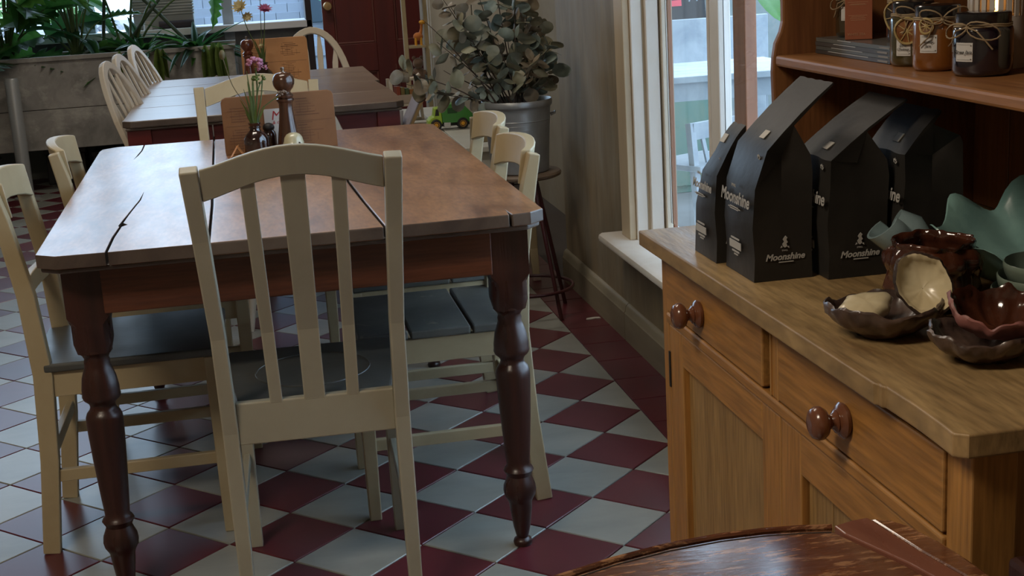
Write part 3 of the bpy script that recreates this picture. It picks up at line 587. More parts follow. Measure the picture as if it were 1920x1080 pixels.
# ------------------------------------------------------------ coffee bags
bagm = mat('matte_black_foil_bag', (.020,.018,.016), .45, var=(.026,.023,.020), vscale=14, bump=.5, bscale=26, spec=.35)
ink = mat('silver_grey_print', (.42,.41,.39), .6); stk = mat('pale_sticker', (.50,.47,.42), .55)
def bag(label, loc, w, d, prof, tip, flapw=None, ytap=0, rz=0, tilt=0, sides=('wide','gusset'), sticker=True):
    """prof: left shoulder (x,z), inner fold (x,z), right shoulder (x,z); tip (x,z) end of the folded-over seal"""
    t = thing('coffee_bag', label, 'bag', loc, rz, 'black coffee bags on the dresser')
    ls, inn, rs = prof
    fr = [(0,0),(.0015,.03),(-.001,.07),(.003,.12),ls]; k = 4
    fl = [(ls[0]+(tip[0]-ls[0])*i/k, ls[1]+(tip[1]-ls[1])*i/k+.0035*math.sin(PI*i/k)) for i in range(1, k+1)]
    bk = [(tip[0]+.001, tip[1]-.0025), (inn[0]+(tip[0]-inn[0])*.5, inn[1]+(tip[1]-inn[1])*.5-.001), inn, (rs[0]*.9+inn[0]*.1, rs[1]+(inn[1]-rs[1])*.35), rs, (d, .09), (d-.001, .04), (d, 0)]
    pf = fr+fl+bk; n = len(pf); N = 8; rr = random.Random(hash(label) % 999 if False else len(label))
    loops = []
    for j in range(N+1):
        v = j/N; lp = []
        for i, (x, z) in enumerate(pf):
            hh = max(0, z/ls[1]); sc = 1-.03*hh
            yy = -w+v*w
            if ytap: yy = -w+v*(w-ytap*min(1, max(0, (z-.03)/(ls[1]-.03)))**1.2)
            bul = .0045*math.sin(PI*v)*math.sin(PI*min(1, z/.16)) if i < 5 or i > n-5 else 0
            jx = (rr.random()-.5)*.0016 if 3 < i < n-3 and 0 < j < N else 0
            lp.append((x-(bul if i < 5 else -bul)+jx, yy, z+jx))
        loops.append(lp)
    m = MB(); m.v = [p for l in loops for p in l]
    for j in range(N):
        for i in range(n): m.f.append((j*n+i, j*n+(i+1) % n, (j+1)*n+(i+1) % n, (j+1)*n+i))
    for j, sg in ((0, 1), (N, -1)):                # gusset ends: creased inwards along the middle
        cz = [0, .05, .10, inn[1]-.04]
        base = len(m.v); cxs = [d*.5, d*.5, d*.5, d*.55]
        yb = [loops[j][0][1]+sg*q for q in (.000, .002, .004, .012)]
        if j == N and ytap: yb = [loops[j][0][1]-q for q in (0,.02,.035,.06)]
        for c in range(4): m.v.append((cxs[c], yb[c], cz[c]))
        L_ = [j*n+i for i in range(5)]; top = [j*n+i for i in range(5, 5+k)]+[j*n+5+k+q for q in range(3)]
        R_ = [j*n+n-1, j*n+n-2, j*n+n-3, j*n+n-4, j*n+n-5]
        ctr = [base, base+1, base+2, base+2, base+3]
        for a in range(4):
            m.f.append((L_[a], L_[a+1], ctr[a+1], ctr[a]) if ctr[a] != ctr[a+1] else (L_[a], L_[a+1], ctr[a]))
            m.f.append((R_[a], R_[a+1], ctr[a+1], ctr[a]) if ctr[a] != ctr[a+1] else (R_[a], R_[a+1], ctr[a]))
        m.f.append((L_[4], j*n+5+k+2, base+3)); m.f.append((R_[4], j*n+5+k+2, base+3)); m.f.append(tuple([L_[4]]+top))
    part('pouch', m, bagm, t, smooth=28)
    o = t
    if 'wide' in sides:
        xo = -.0062
        text('lettering', 'Moonshine', .0235 if not ytap else .0175, ink, o, frame((xo, -w*(.52 if not ytap else .60), .103), (0,-1,0), (0,0,1)), shear=.35, bold=.0005)
        text('lettering', 'SMALL', .0055, ink, o, frame((xo, -w*.5, .119), (0,-1,0), (0,0,1)))
        um = MB(); um.box((xo, -w*.5, .089), (.0006,.030,.004)); um.box((xo, -w*.5, .089), (.0006,.044,.001))
        um.box((-.0055, -w*.5, .040), (.0008,.042,.010)); um.box((-.0055, -w*.5, .0485), (.0008,.030,.0022)); um.box((-.0050, -w*.5, .031), (.0008,.026,.0022)); um.box((-.0047, -w*.5, .027), (.0008,.014,.0015))
        part('printed_bars', um, ink, o)
    if 'gusset' in sides:
        yo = -w-.0004
        text('lettering', 'Moonshine', .0118, ink, o, frame((d*.53, yo, .030), (1,0,0), (0,0,1)), shear=.3, bold=.0003)
        text('lettering', 'SMALL', .0028, ink, o, frame((d*.53, yo, .0385), (1,0,0), (0,0,1)))
        em = MB(); em.box((d*.55, yo, .0235), (.020,.0006,.0013))
        em.prism([(.0,.0),(.0035,.002),(.002,.005),(.004,.007),(.002,.0105),(.0035,.013),(.001,.0155),(-.001,.0135),(-.0028,.011),(-.001,.008),(-.0035,.005),(-.0025,.002)], yo-.0003, yo+.0003, lambda x, z, q: (x+d*.53, q, z+.042))
        em.prism([(.003,.0),(.006,-.002),(.0055,.001)], yo-.0003, yo+.0003, lambda x, z, q: (x+d*.53, q, z+.043)); em.prism([(-.003,.0),(-.006,-.001),(-.0045,.002)], yo-.0003, yo+.0003, lambda x, z, q: (x+d*.53, q, z+.043))
        part('printed_emblem', em, ink, o)
    dv = Vector((tip[0]-ls[0], 0, tip[1]-ls[1])).normalized(); nv = Vector((-dv.z, 0, dv.x))
    if sticker:
        c = Vector((ls[0], -w*.60, ls[1]))+dv*.020+nv*.0024
        part('sticker', MB().bar([c-dv*.0065, c+dv*.0065], .016, .0008, xdir=(0,1,0)), stk, o)
        c = Vector((ls[0]-.003, -w*.84, ls[1]-.012)); lf = MB()
        for a in (-.6, 0, .6, 1.2): lf.prism([(0,0),(.0018,.003),(0,.0065),(-.0018,.003)], -.0004, .0004, lambda x, z, q, a=a: (c.x+q-.002, c.y-(x*math.cos(a)+z*math.sin(a)), c.z+(z*math.cos(a)-x*math.sin(a))))
        part('printed_leaf', lf, ink, o)
    return t
ZC = .8405
bag('tall black coffee bag at the front whose folded top reaches up to the shelf', (-.370,-2.941,ZC), .106, .079, ((.020,.168),(.056,.197),(.080,.138)), (.108,.247))
bag('narrow black coffee bag at the far end of the group, next to the window', (-.378,-2.832,ZC), .092, .075, ((.018,.148),(.045,.165),(.07,.12)), (.045,.185), ytap=.045)
bag('black coffee bag in the middle of the group, right of the front one', (-.279,-2.962,ZC), .108, .080, ((.004,.152),(.052,.185),(.082,.128)), (.105,.222))
bag('black coffee bag at the back, half hidden in the shade of the shelf', (-.188,-2.985,ZC), .105, .082, ((.002,.155),(.040,.190),(.080,.165)), (.050,.207), sides=('wide',))
# ------------------------------------------------------------ pottery
gl_brown = mat('glossy_brown_glaze', (.075,.022,.010), .10, var=(.035,.012,.008), vscale=18, coat=.8, bump=.6, bscale=28)
cl_brown = mat('rough_brown_clay', (.12,.075,.055), .38, var=(.045,.028,.024), vscale=30, bump=.6, bscale=45, coat=.25)
cl_cream = mat('cream_glaze', (.62,.54,.36), .3, var=(.52,.42,.25), vscale=12, coat=.4, extra=((.24,.15,.08), 9, .62, .75, (1,1,1)))
cl_pink = mat('pinkish_clay', (.26,.10,.085), .5, var=(.18,.07,.06), vscale=25, bump=.3)
cl_green = mat('sage_green_glaze', (.14,.18,.14), .3, var=(.10,.13,.105), vscale=15, coat=.3)
cl_teal = mat('teal_glaze', (.23,.39,.36), .22, var=(.15,.27,.26), vscale=10, coat=.5)
cl_blue = mat('pale_blue_glaze', (.25,.34,.36), .25, var=(.17,.24,.25), vscale=12, coat=.4)
def lump(seed, amp, k=5, zk=60):
    r = random.Random(seed); ph = [r.random()*6 for _ in range(6)]
    def f(p, a):
        s = 1+amp*(math.sin(k*a+ph[0]+p.z*zk)+.6*math.sin((k+3)*a+ph[1]-p.z*zk*1.4)+.5*math.sin((2*k+1)*a+ph[2]))
        q = Vector((p.x*s, p.y*s, p.z*(1+.4*amp*math.sin(3*a+ph[3]))))
        return rough(q, seed, amp*.09, 75)
    return f
def rough(q, seed, d, fr):                   # hand-modelled clay: small real dents and lumps
    if math.hypot(q.x, q.y) < .006: return q
    rad = Vector((q.x, q.y, 0)).normalized(); n_ = noise.noise(q*fr+Vector((seed*7.3,0,0)))+.5*noise.noise(q*fr*2.3)
    return q+rad*(d*n_)+Vector((0,0,d*.6*noise.noise(q*fr*1.3+Vector((0,5,0)))))
def bowl_prof(R, h, foot=.5, th=.004, rim=.003):
    o = [(.002,0),(R*foot,0),(R*foot+.003,.002)]+[(R*(foot+(1-foot)*math.sin(u*PI/2)), .002+(h-.002)*u**1.25) for u in (.15,.3,.45,.6,.75,.9,1)]
    i = [(R-th*.5, h+rim*.6)]+[(R*(foot+(1-foot)*math.sin(u*PI/2))-th, th+(h-th)*u**1.25) for u in (.95,.8,.6,.4,.2,.05)]+[(.002, th)]
    return o+i
pt = thing('pot', 'glossy brown glazed pot with lumpy sides', 'pot', (-.222,-3.235,ZC))
pp = [(.002,0),(.036,0),(.043,.004),(.050,.014),(.053,.024),(.050,.034),(.051,.044),(.055,.054),(.054,.063),(.049,.070),(.046,.073),(.0475,.078),(.0465,.0805),(.0445,.079),(.043,.073),(.047,.062),(.047,.03),(.035,.008),(.002,.006)]
ppf = []
for (ra, za), (rb, zb) in zip(pp, pp[1:]): ppf += [(ra, za), ((ra+rb)/2, (za+zb)/2)]
part('body', MB().lathe(ppf+[pp[-1]], 110, fn=lump(3,.032,6,70)), gl_brown, pt, smooth=60)
def shell_bowl(label, loc, R, h, mt, seed, inner=None):
    t = thing('bowl', label, 'bowl', loc)
    def f(p, a):
        s = 1+.03*math.sin(3*a+seed)+.02*math.sin(7*a+seed*2)+.012*math.sin(13*a+p.z*90)
        return rough(Vector((p.x*s*1.08, p.y*s*.95, p.z*(1+.10*math.sin(2*a+seed)+.05*math.sin(5*a+seed)+.04*math.sin(11*a)))), seed, .0030, 90)
    pr_ = bowl_prof(R, h, .45, .005); no = 10
    part('body', MB().lathe(pr_, 120, fn=f), mt, t, smooth=60)
    return t, f
b1, _ = shell_bowl('rough brown clay bowl holding two cream shards', (-.322,-3.318,ZC), .060, .034, cl_brown, 1.0)
b2, _ = shell_bowl('rough brown clay bowl at the front right with a pinkish bowl inside it', (-.268,-3.438,ZC), .056, .030, cl_brown, 2.6)
# small shell with cream inside, standing on its edge in the first bowl
s1 = thing('shell_dish', 'cream-lined oval dish standing on edge in the brown clay bowl', 'dish', (-.278,-3.322,ZC+.050))
mtx = lambda p, a: Matrix.Rotation(-.42,3,'Z') @ (Matrix.Rotation(1.05,3,'X') @ (Matrix.Rotation(.45,3,'Z') @ rough(Vector((p.x*.84*(1+.03*math.sin(5*a)), p.y*1.10*(1+.03*math.sin(4*a)), p.z-.018)), 2, .0022, 100)))
pr_ = bowl_prof(.036,.024,.30,.006); part('shell', MB().lathe(pr_[:11], 72, fn=mtx, cap=False), cl_brown, s1, smooth=60); part('lining', MB().lathe([(r,z) for r,z in pr_[9:-1]]+[(.0004,.006)], 72, fn=mtx, cap=False), cl_cream, s1, smooth=60)
s2 = thing('clay_shard', 'flat cream shard lying in the brown clay bowl', 'shard', (-.342,-3.315,ZC+.030))
part('piece', MB().lathe([(.0004,-.009),(.020,-.010),(.029,-.006),(.032,.000),(.029,.006),(.022,.0085),(.012,.0095),(.0004,.010)], 60, fn=lambda p, a: Matrix.Rotation(-.16,3,'Y') @ Matrix.Rotation(.30,3,'X') @ rough(Vector((p.x*(1+.12*math.sin(2*a)+.07*math.sin(5*a)), p.y*.72*(1+.10*math.sin(3*a+1)+.05*math.sin(7*a)), p.z)), 5, .0022, 80)), cl_cream, s2, smooth=50)
s3 = thing('bowl', 'pinkish clay bowl with a dark glazed inside, sitting in the front right brown bowl', 'bowl', (-.250,-3.432,ZC+.0195))
def f3(p, a):
    s = 1+.03*math.sin(3*a); return rough(Vector((p.x*s*1.05, p.y*s*.9, p.z*(1+.42*math.sin(a-.3)+.12*math.sin(3*a)+.10*math.sin(7*a+1)+.05*math.sin(15*a)))), 8, .0024, 90)
pr_ = bowl_prof(.049,.030,.4,.005)
part('shell', MB().lathe(pr_[:11], 100, fn=f3, cap=False), cl_pink, s3, smooth=60); part('lining', MB().lathe([(r,z) for r,z in pr_[10:]], 100, fn=f3, cap=False), gl_brown, s3, smooth=60)
for k, (lb, dx) in enumerate((('sage green bowl at the bottom of the stack of three', 0), ('sage green bowl in the middle of the stack of three', .003), ('sage green bowl on top of the stack of three', .006))):
    t = thing('bowl', lb, 'bowl', (-.146+dx,-3.352-dx*.3,ZC+k*.0145), group='stacked sage green bowls')
    part('body', MB().lathe(bowl_prof(.061-.003*k, .040, .45, .003), 48, fn=lump(k+9,.006,3,20)), cl_green, t, smooth=60)
def wavy(label, loc, R, h, k, amp, mt, rot, name='platter', cat='platter', sq=1.0):
    t = thing(name, label, cat, loc)
    lp = []
    for r, z in [(.10,0),(.35,.0),(.6,.12),(.8,.45),(.93,.8),(1.0,1.0),(1.015,1.02),(1.0,1.04),(.92,.88),(.78,.55),(.58,.20),(.35,.07),(.10,.07)]:
        row = []
        for i in range(96):
            a = 2*PI*i/96; w_ = amp*(r**3)*math.sin(k*a+.6)+amp*.5*(r**3)*math.sin((k-2)*a+2)
            p = Vector((R*r*math.cos(a)*(1+.10*math.sin(k*a+2)*r), R*r*sq*math.sin(a)*(1+.06*math.sin(k*a)*r), h*z+w_))
            row.append(Euler(rot).to_matrix() @ p)
        lp.append(row)
    part('body', MB().loft(lp), mt, t, smooth=60); return t
wavy('large teal platter with a wavy rim, leaning at the back of the countertop', (-.055,-3.210,ZC+.018), .135, .052, 8, .015, cl_teal, (.14, -.10, .3))
wavy('grey-blue wavy bowl between the teal platter and the stacked green bowls', (-.075,-3.365,ZC+.024), .070, .055, 5, .008, cl_blue, (0,-.05,.4), 'bowl', 'bowl')
sr = thing('curled_dish', 'small pale blue dish curled like a leaf, behind the glossy brown pot', 'dish', (-.215,-3.165,ZC))
lo = []
for i in range(11):
    u = i/10; c = Vector((-.034+.040*u, .006-.010*u, .082-.052*u+.006*math.sin(PI*u))); ax = Vector((.60,-.15,-.78)).normalized(); e1 = ax.cross(Vector((0,1,0))).normalized(); e2 = ax.cross(e1); R1 = .021*(1-.30*u)*(1+.10*math.sin(5*u))
    row = [c+e1*math.cos(t)*R1+e2*math.sin(t)*R1*1.25 for t in [.55+4.6*k/14 for k in range(15)]]+[c+e1*math.cos(t)*(R1-.0032)+e2*math.sin(t)*(R1*1.25-.0032) for t in [.55+4.6*k/14 for k in range(14,-1,-1)]]
    lo.append(row)
part('scoop', MB().loft(lo), cl_blue, sr, smooth=60)
part('rolled_end', MB().tube([(-.012,.012,.090),(.004,.006,.080),(.014,.0,.060),(.020,-.004,.036)], [.012,.0165,.017,.015], 20), cl_blue, sr, smooth=60)
part('foot', MB().lathe([(.002,0),(.024,0),(.022,.010),(.016,.034),(.002,.036)], 24), cl_cream, sr, smooth=50)
# ------------------------------------------------------------ jars, books and boxes on the shelf
ZSH = 1.095
twm = mat('jute_twine', (.30,.22,.13), .85, bump=.5, bscale=200); labm = mat('white_paper_label', (.58,.56,.54), .6); inkd = mat('dark_ink', (.03,.03,.03), .6); inkg = mat('grey_ink', (.25,.24,.23), .7)
lidm = mat('glossy_black_lid', (.012,.012,.014), .18, coat=.5)
def glassy(n, c, v=None): return mat(n, c, .08, var=v or c, vscale=12, coat=1.0, spec=.6)
VD = Vector((.42,.905,0)).normalized()                 # from the viewer towards the shelf
def jar(label, x, y, z, R, H, content, lab=None, citrus=None, bow=1, lid=True, seed=1, labz=.40, laba=0.0):
    t = thing('jam_jar', label, 'jar', (x, y, z), group='jars of preserves on the shelf')
    part('glass_body', MB().lathe([(.002,0),(R*.86,0),(R*.97,.003),(R,.008),(R,H*.70),(R*.97,H*.76),(R*.86,H*.80),(R*.86,H*.82),(.002,H*.82)], 40), content, t, smooth=50)
    part('lid', MB().lathe([(.002,H*.815),(R*.90,H*.815),(R*.92,H*.83),(R*.92,H*.985),(R*.88,H),(.002,H)], 40), lidm, t, smooth=40)
    r = random.Random(seed); fd = -math.atan2(VD.x, VD.y)   # local direction towards viewer is -VD
    def P(a, rr, zz): return Vector((-VD.x*math.cos(a)*rr+VD.y*math.sin(a)*rr, -VD.y*math.cos(a)*rr-VD.x*math.sin(a)*rr, zz))
    tw = MB(); zt = H*.785
    for q in range(2): tw.tube([P(2*PI*i/32, R*.90+.0012, zt+q*.0022+.0006*math.sin(i)) for i in range(32)], .0011, 6, closed=True)
    ka = .15*bow; kz = zt
    tw.sphere(P(ka, R*.90+.003, kz), .0030, 8, 6)
    for sgn, ln in ((1, 1.0), (-1, .8)):                   # two loops and two tails
        lp = []
        for i in range(15):
            u = 2*PI*i/15; lp.append(P(ka+sgn*(.50-.50*math.cos(u))*ln, R*.90+.004+.007*math.sin(u/2), kz+sgn*.0*u+.010*math.sin(u)*ln+.004*(1-math.cos(u))*(1 if bow > 0 else -1)))
        tw.tube(lp, .0010, 6, closed=True)
        tw.tube([P(ka, R*.90+.004, kz), P(ka+sgn*.35, R+.005, kz-.004), P(ka+sgn*.6*ln, R+.006, kz-.014-.006*r.random()), P(ka+sgn*(.65+.3*r.random()), R+.004, kz-.022-.010*r.random())], .0010, 6)
    part('twine', tw, twm, t, smooth=60)
    if lab:
        h0, h1 = lab[1]; lm = MB(); n = 8; aw = lab[2]
        lo = [[P(laba-aw+2*aw*i/n, R+.0007, h0), P(laba-aw+2*aw*i/n, R+.0007, h1), P(laba-aw+2*aw*i/n, R+.0001, h1), P(laba-aw+2*aw*i/n, R+.0001, h0)] for i in range(n+1)]
        lb = part('label', lm.loft(lo), labm, t, smooth=60)
        fr_ = frame(P(laba, R+.0018, (h0+h1)/2), P(laba+.3, R, 0)-P(laba-.3, R, 0), (0,0,1))
        text('lettering', lab[0], lab[3], inkd, lb, fr_, shear=.4)
        lines = MB()
        for zz in (h0+.0022, h1-.0022):
            lines.tube([P(laba-aw*.8+2*aw*.8*i/6, R+.0009, zz) for i in range(7)], .0002, 4)
        for zz in (h0+.003, h1-.003): lines.sphere(P(laba+aw*.82, R+.0010, zz), .0009, 6, 4)
        part('printed_lines', lines, inkg, lb)
    if citrus:
        c = P(citrus[0], R+.0045, citrus[1]); cr = citrus[2]; ri = MB(); w_ = []
        X = (P(citrus[0]+.3, R, 0)-P(citrus[0]-.3, R, 0)).normalized(); Y = Vector((0,0,1)); Nn = X.cross(Y)
        pts = [c+X*cr*math.cos(a)*(1+.05*math.sin(3*a))+Y*cr*math.sin(a)*1.08+Nn*(.0016*math.sin(2*a+seed)) for a in [2*PI*i/26 for i in range(26)]]
        ri.tube(pts, .0016, 6, closed=True)
        for i in range(8):
            a = 2*PI*i/8+.2; ri.tube([c, c+X*cr*.95*math.cos(a)+Y*cr*.98*math.sin(a)], [.0011,.0005], 5)
        cs = part('dried_citrus_rind', ri, mat('dried_rind', (.42,.31,.13), .5) if 'dried_rind' not in bpy.data.materials else bpy.data.materials['dried_rind'], t, smooth=60)
        fl = MB(); fl.v = [tuple(c-Nn*.0002)]+[tuple(c+(p-c)*.96-Nn*.0003) for p in pts]; fl.f = [(0, 1+i, 1+(i+1) % 26) for i in range(26)]
        part('dried_flesh', fl, mat(citrus[3], citrus[4], .4, var=citrus[5], vscale=160), cs)
    return t
jar('large dark jam jar with a long twine bow, rightmost at the shelf edge', -.118, -3.150, ZSH, .0350, .0735, glassy('dark_plum_jam', (.012,.008,.014)), ('Rose Jam', (.018,.040), .33, .0065), laba=-.72, seed=3, bow=-4)
jar('jam jar with amber contents and a white label, left of the large dark jar', -.128, -3.058, ZSH, .0300, .080, glassy('amber_marmalade', (.22,.075,.012), (.16,.05,.01)), ('Honey\nJam', (.023,.045), .36, .0050), (-.45,.056,.0085,'dried_brown_fruit',(.11,.045,.02),(.2,.09,.04)), laba=-.42, seed=5)
jar('jam jar with olive-brown contents and a dried orange slice tied on its front', -.122, -2.980, ZSH, .0290, .082, glassy('olive_relish', (.065,.05,.018), (.045,.035,.012)), ('Lime\nChutney', (.014,.036), .33, .0048), (-.25,.046,.0150,'dried_orange',(.30,.13,.035),(.12,.035,.012)), laba=-.45, seed=8)
glintm = mat('painted_spine_glint', (.42,.43,.42), .4)  # pale colour imitates the highlight along the glossy book spines
bkc = [mat('book_cover_%s' % n, c, .35, coat=.3) for n, c in (('charcoal',(.05,.05,.052)),('slate',(.09,.10,.10)),('graphite',(.07,.07,.072)),('ash',(.12,.125,.12)))]
pagem = mat('grey_green_pages', (.20,.22,.19), .7, var=(.13,.15,.13), vscale=120, stretch=(.01,.01,1))
for k in range(4):
    t = thing('book', 'thin dark book, %s of the flat stack on the shelf' % ['bottom','second from the bottom','second from the top','top'][k], 'book', (-.055+random.uniform(-.0015,.0015), -2.829, ZSH+.0002+k*.0058), random.uniform(-.006,.006), 'thin books stacked flat on the shelf')
    c = MB(); c.bb(-.085,.085,-.126,.122,0,.0007); c.bb(-.085,.085,-.126,.122,.0048,.0055); c.bb(-.0858,-.0846,-.126,.122,0,.0055); part('cover', c, bkc[k], t)
    part('pages', MB().bb(-.0840,.083,-.1245,.120,.0008,.0047), pagem, t)
    part('spine_glint', MB().bb(-.0864,-.0857,-.06+.02*k,.075-.01*k,.0042,.0052), glintm, t); part('spine_mark', MB().bb(-.0864,-.0857,-.12,-.09,.0014,.0036), inkg, t)  # long pale strip is a painted glint, the short mark is print
ZB2 = ZSH+.0236
bx = thing('tea_box', 'terracotta cardboard box standing on the stacked books', 'box', (-.113,-2.795,ZB2), -.42)
redb = mat('terracotta_card', (.33,.10,.045), .55, var=(.29,.085,.04), vscale=5)
part('carton', MB().bb(-.019,.019,-.0165,.0165,0,.0615), redb, bx, bevel=.0007)
goldp = mat('pale_terracotta_print', (.50,.26,.15), .5)
pm = MB()
for zz, w in ((.0525,.028),(.0500,.020),(.0490,.024),(.0340,.026),(.0320,.018),(.0300,.022),(.0275,.020)): pm.box((-.001, -.0167, zz), (w,.0004,.0006))
part('printed_lines', pm, goldp, bx); text('lettering', 'WHITE TEA', .0048, goldp, bx, frame((-.003,-.0168,.0075),(1,0,0),(0,0,1)))
jar('dark jar with a thick twine ring, standing on the books right of the box', -.088, -2.893, ZB2, .0265, .068, glassy('black_preserve', (.018,.010,.014)), None, (-.35,.036,.0200,'dried_dark_fruit',(.014,.012,.014),(.05,.04,.035)), seed=11)
jar('small jar with a white label, on the books left of the box', -.095, -2.737, ZB2, .0255, .068, glassy('brown_pickle', (.05,.032,.014)), ('Sour\nRelish', (.024,.044), .5, .0045), (.25,.050,.0110,'dried_lemon',(.20,.14,.05),(.06,.03,.02)), laba=-.2, seed=14, bow=-3)
cerw = mat('white_ceramic', (.52,.47,.42), .4); cerc = mat('cream_ceramic', (.46,.40,.27), .45, bump=.3)
ch_ = thing('candle_holder', 'white ceramic candle holder with vertical slots behind the large dark jar', 'candle holder', (-.062,-3.085,ZSH))
m_ = MB()
m_.lathe([(.002,0),(.036,0),(.036,.064),(.033,.064),(.033,.004),(.002,.004)], 32); part('base_ring', m_, cerw, ch_, smooth=40)
for k in range(22):
    a = 2*PI*k/22; part('slat', MB().box((.0345*math.cos(a), .0345*math.sin(a), .079), (.003,.0058,.031), (0,0,a)), cerw, ch_)
part('top_ring', MB().lathe([(.033,.094),(.036,.094),(.036,.112),(.033,.112),(.033,.094)], 32), cerw, ch_, smooth=40)
part('candle', MB().lathe([(.002,.0045),(.018,.0045),(.018,.064),(.002,.062)], 20), mat('candle_wax', (.6,.45,.25), .5), ch_, smooth=40)
part('flame', MB().sphere((0,0,.077), .004, 10, 8, (1,1,2.4)), mat('flame', (1,.5,.15), .5, emit=(1,.45,.12,12)), ch_, smooth=True)
vs_ = thing('vase', 'cream ceramic vase with a pierced lattice pattern, at the right edge of the shelf', 'vase', (-.058,-3.215,ZSH))
part('body', MB().lathe([(.002,0),(.030,0),(.033,.004),(.035,.04),(.034,.08),(.033,.13),(.030,.13),(.030,.01),(.002,.008)], 36), cerc, vs_, smooth=50)
lt = MB()
for k in range(20):
    a = 2*PI*k/20
    for zz in (.062, .082, .102): lt.tube([((.0352)*math.cos(a+.05*math.cos(q)), (.0352)*math.sin(a+.05*math.cos(q)), zz+.007*math.sin(q)) for q in [2*PI*i/8 for i in range(8)]], .0009, 4, closed=True)
part('lattice', lt, cerc, vs_, smooth=True)
# ------------------------------------------------------------ round table in the foreground
rtw = mat('scuffed_dark_varnish', (.080,.022,.012), .22, var=(.17,.060,.027), vscale=9, stretch=(.6,2.2,1), bump=.5, bscale=70, rvar=.14, extra=((.36,.18,.09), 75, .53, .60, (.35,1.6,1)), coat=1, crough=.14, grain=.2); rtw.node_tree.nodes['Principled BSDF'].inputs['Coat IOR'].default_value = 1.8
rtb = mat('scuffed_red_varnish', (.22,.085,.055), .25, var=(.16,.055,.035), vscale=7, stretch=(2,.6,1), bump=.2, bscale=50, rvar=.08, coat=.3)
rt = thing('round_table', 'scuffed dark varnished small table with a rounded top in the foreground', 'table', (-.66,-3.92,0))
arc = [(-.945,-3.80),(-.925,-3.72),(-.875,-3.655),(-.82,-3.615),(-.759,-3.590),(-.70,-3.569),(-.646,-3.556),(-.594,-3.551),(-.554,-3.552),(-.519,-3.557),(-.490,-3.564)]
cor = [(-.470,-3.560),(-.452,-3.558)]
cor2 = [(-.433,-3.567),(-.422,-3.587),(-.414,-3.621),(-.409,-3.658),(-.406,-3.70),(-.405,-3.80),(-.41,-3.95),(-.43,-4.10)]
low = [(-.48,-4.20),(-.58,-4.28),(-.70,-4.30),(-.82,-4.26),(-.91,-4.16),(-.95,-4.02),(-.955,-3.90)]
RL = lambda P_: [(x+.66, y+3.92) for x, y in P_]
main = arc+[(-.488,-3.585),(-.462,-3.657),(-.44,-3.75),(-.437,-4.09)]+low
ins = []
n_ = len(main)
part('tabletop_board', MB().prism(RL([(x*.982+(-.66)*.018, y*.982+(-3.92)*.018) if i < 11 or i > 14 else (x-.001,y) for i,(x,y) in enumerate(main)]), .718, .738), rtw, rt, bevel=.002)
part('tabletop_board', MB().prism(RL([(-.4885,-3.566),cor[0],cor[1],(-.441,-3.636),(-.428,-3.695),(-.420,-3.80),(-.4368,-3.80),(-.4375,-3.75),(-.4605,-3.657),(-.4868,-3.585)]), .718, .740), rtb, rt, bevel=.0015, label='lighter red-brown board')
part('tabletop_board', MB().prism(RL([(-.4505,-3.558)]+cor2+[(-.4345,-4.09),(-.4350,-3.802),(-.4185,-3.80),(-.4265,-3.695),(-.4395,-3.636)]), .718, .739), rtw, rt, bevel=.003)
rim = [Vector((x+.66, y+3.92, .7372)) for x, y in low[3:]+arc]; gr = [Vector(((x+.66)*.968, (y+3.92)*.968, .7368)) for x, y in low[3:]+arc]
part('rim_bead', MB().tube(rim, .0034, 8), rtw, rt, smooth=True); part('rim_groove', MB().tube(gr, .0018, 6), darkgap, rt, smooth=True)
part('under_rail', MB().prism(RL([((x+.66)*.86-.66, (y+3.92)*.86-3.92) for x, y in arc+cor+cor2+low]), .65, .717), redwoodz, rt)
part('pedestal', MB().lathe([(.20,0),(.20,.03),(.06,.08),(.04,.14),(.055,.25),(.035,.40),(.05,.55),(.08,.649)], 28), redwoodz, rt, smooth=40)
st_ = thing('stool', 'tall dark wooden stool beside the near end of the dresser, only its corner showing', 'stool', (-.175,-3.905,0))
part('seat', MB().bb(-.21,.15,-.15,.22,.71,.748), redwoodz, st_, bevel=.006)
for x, y in ((-.17,.18),(.12,.18),(-.17,-.12),(.12,-.12)): part('leg', MB().bar([(x,y,0),(x,y,.709)], .03, .03), redwoodz, st_, bevel=.003)
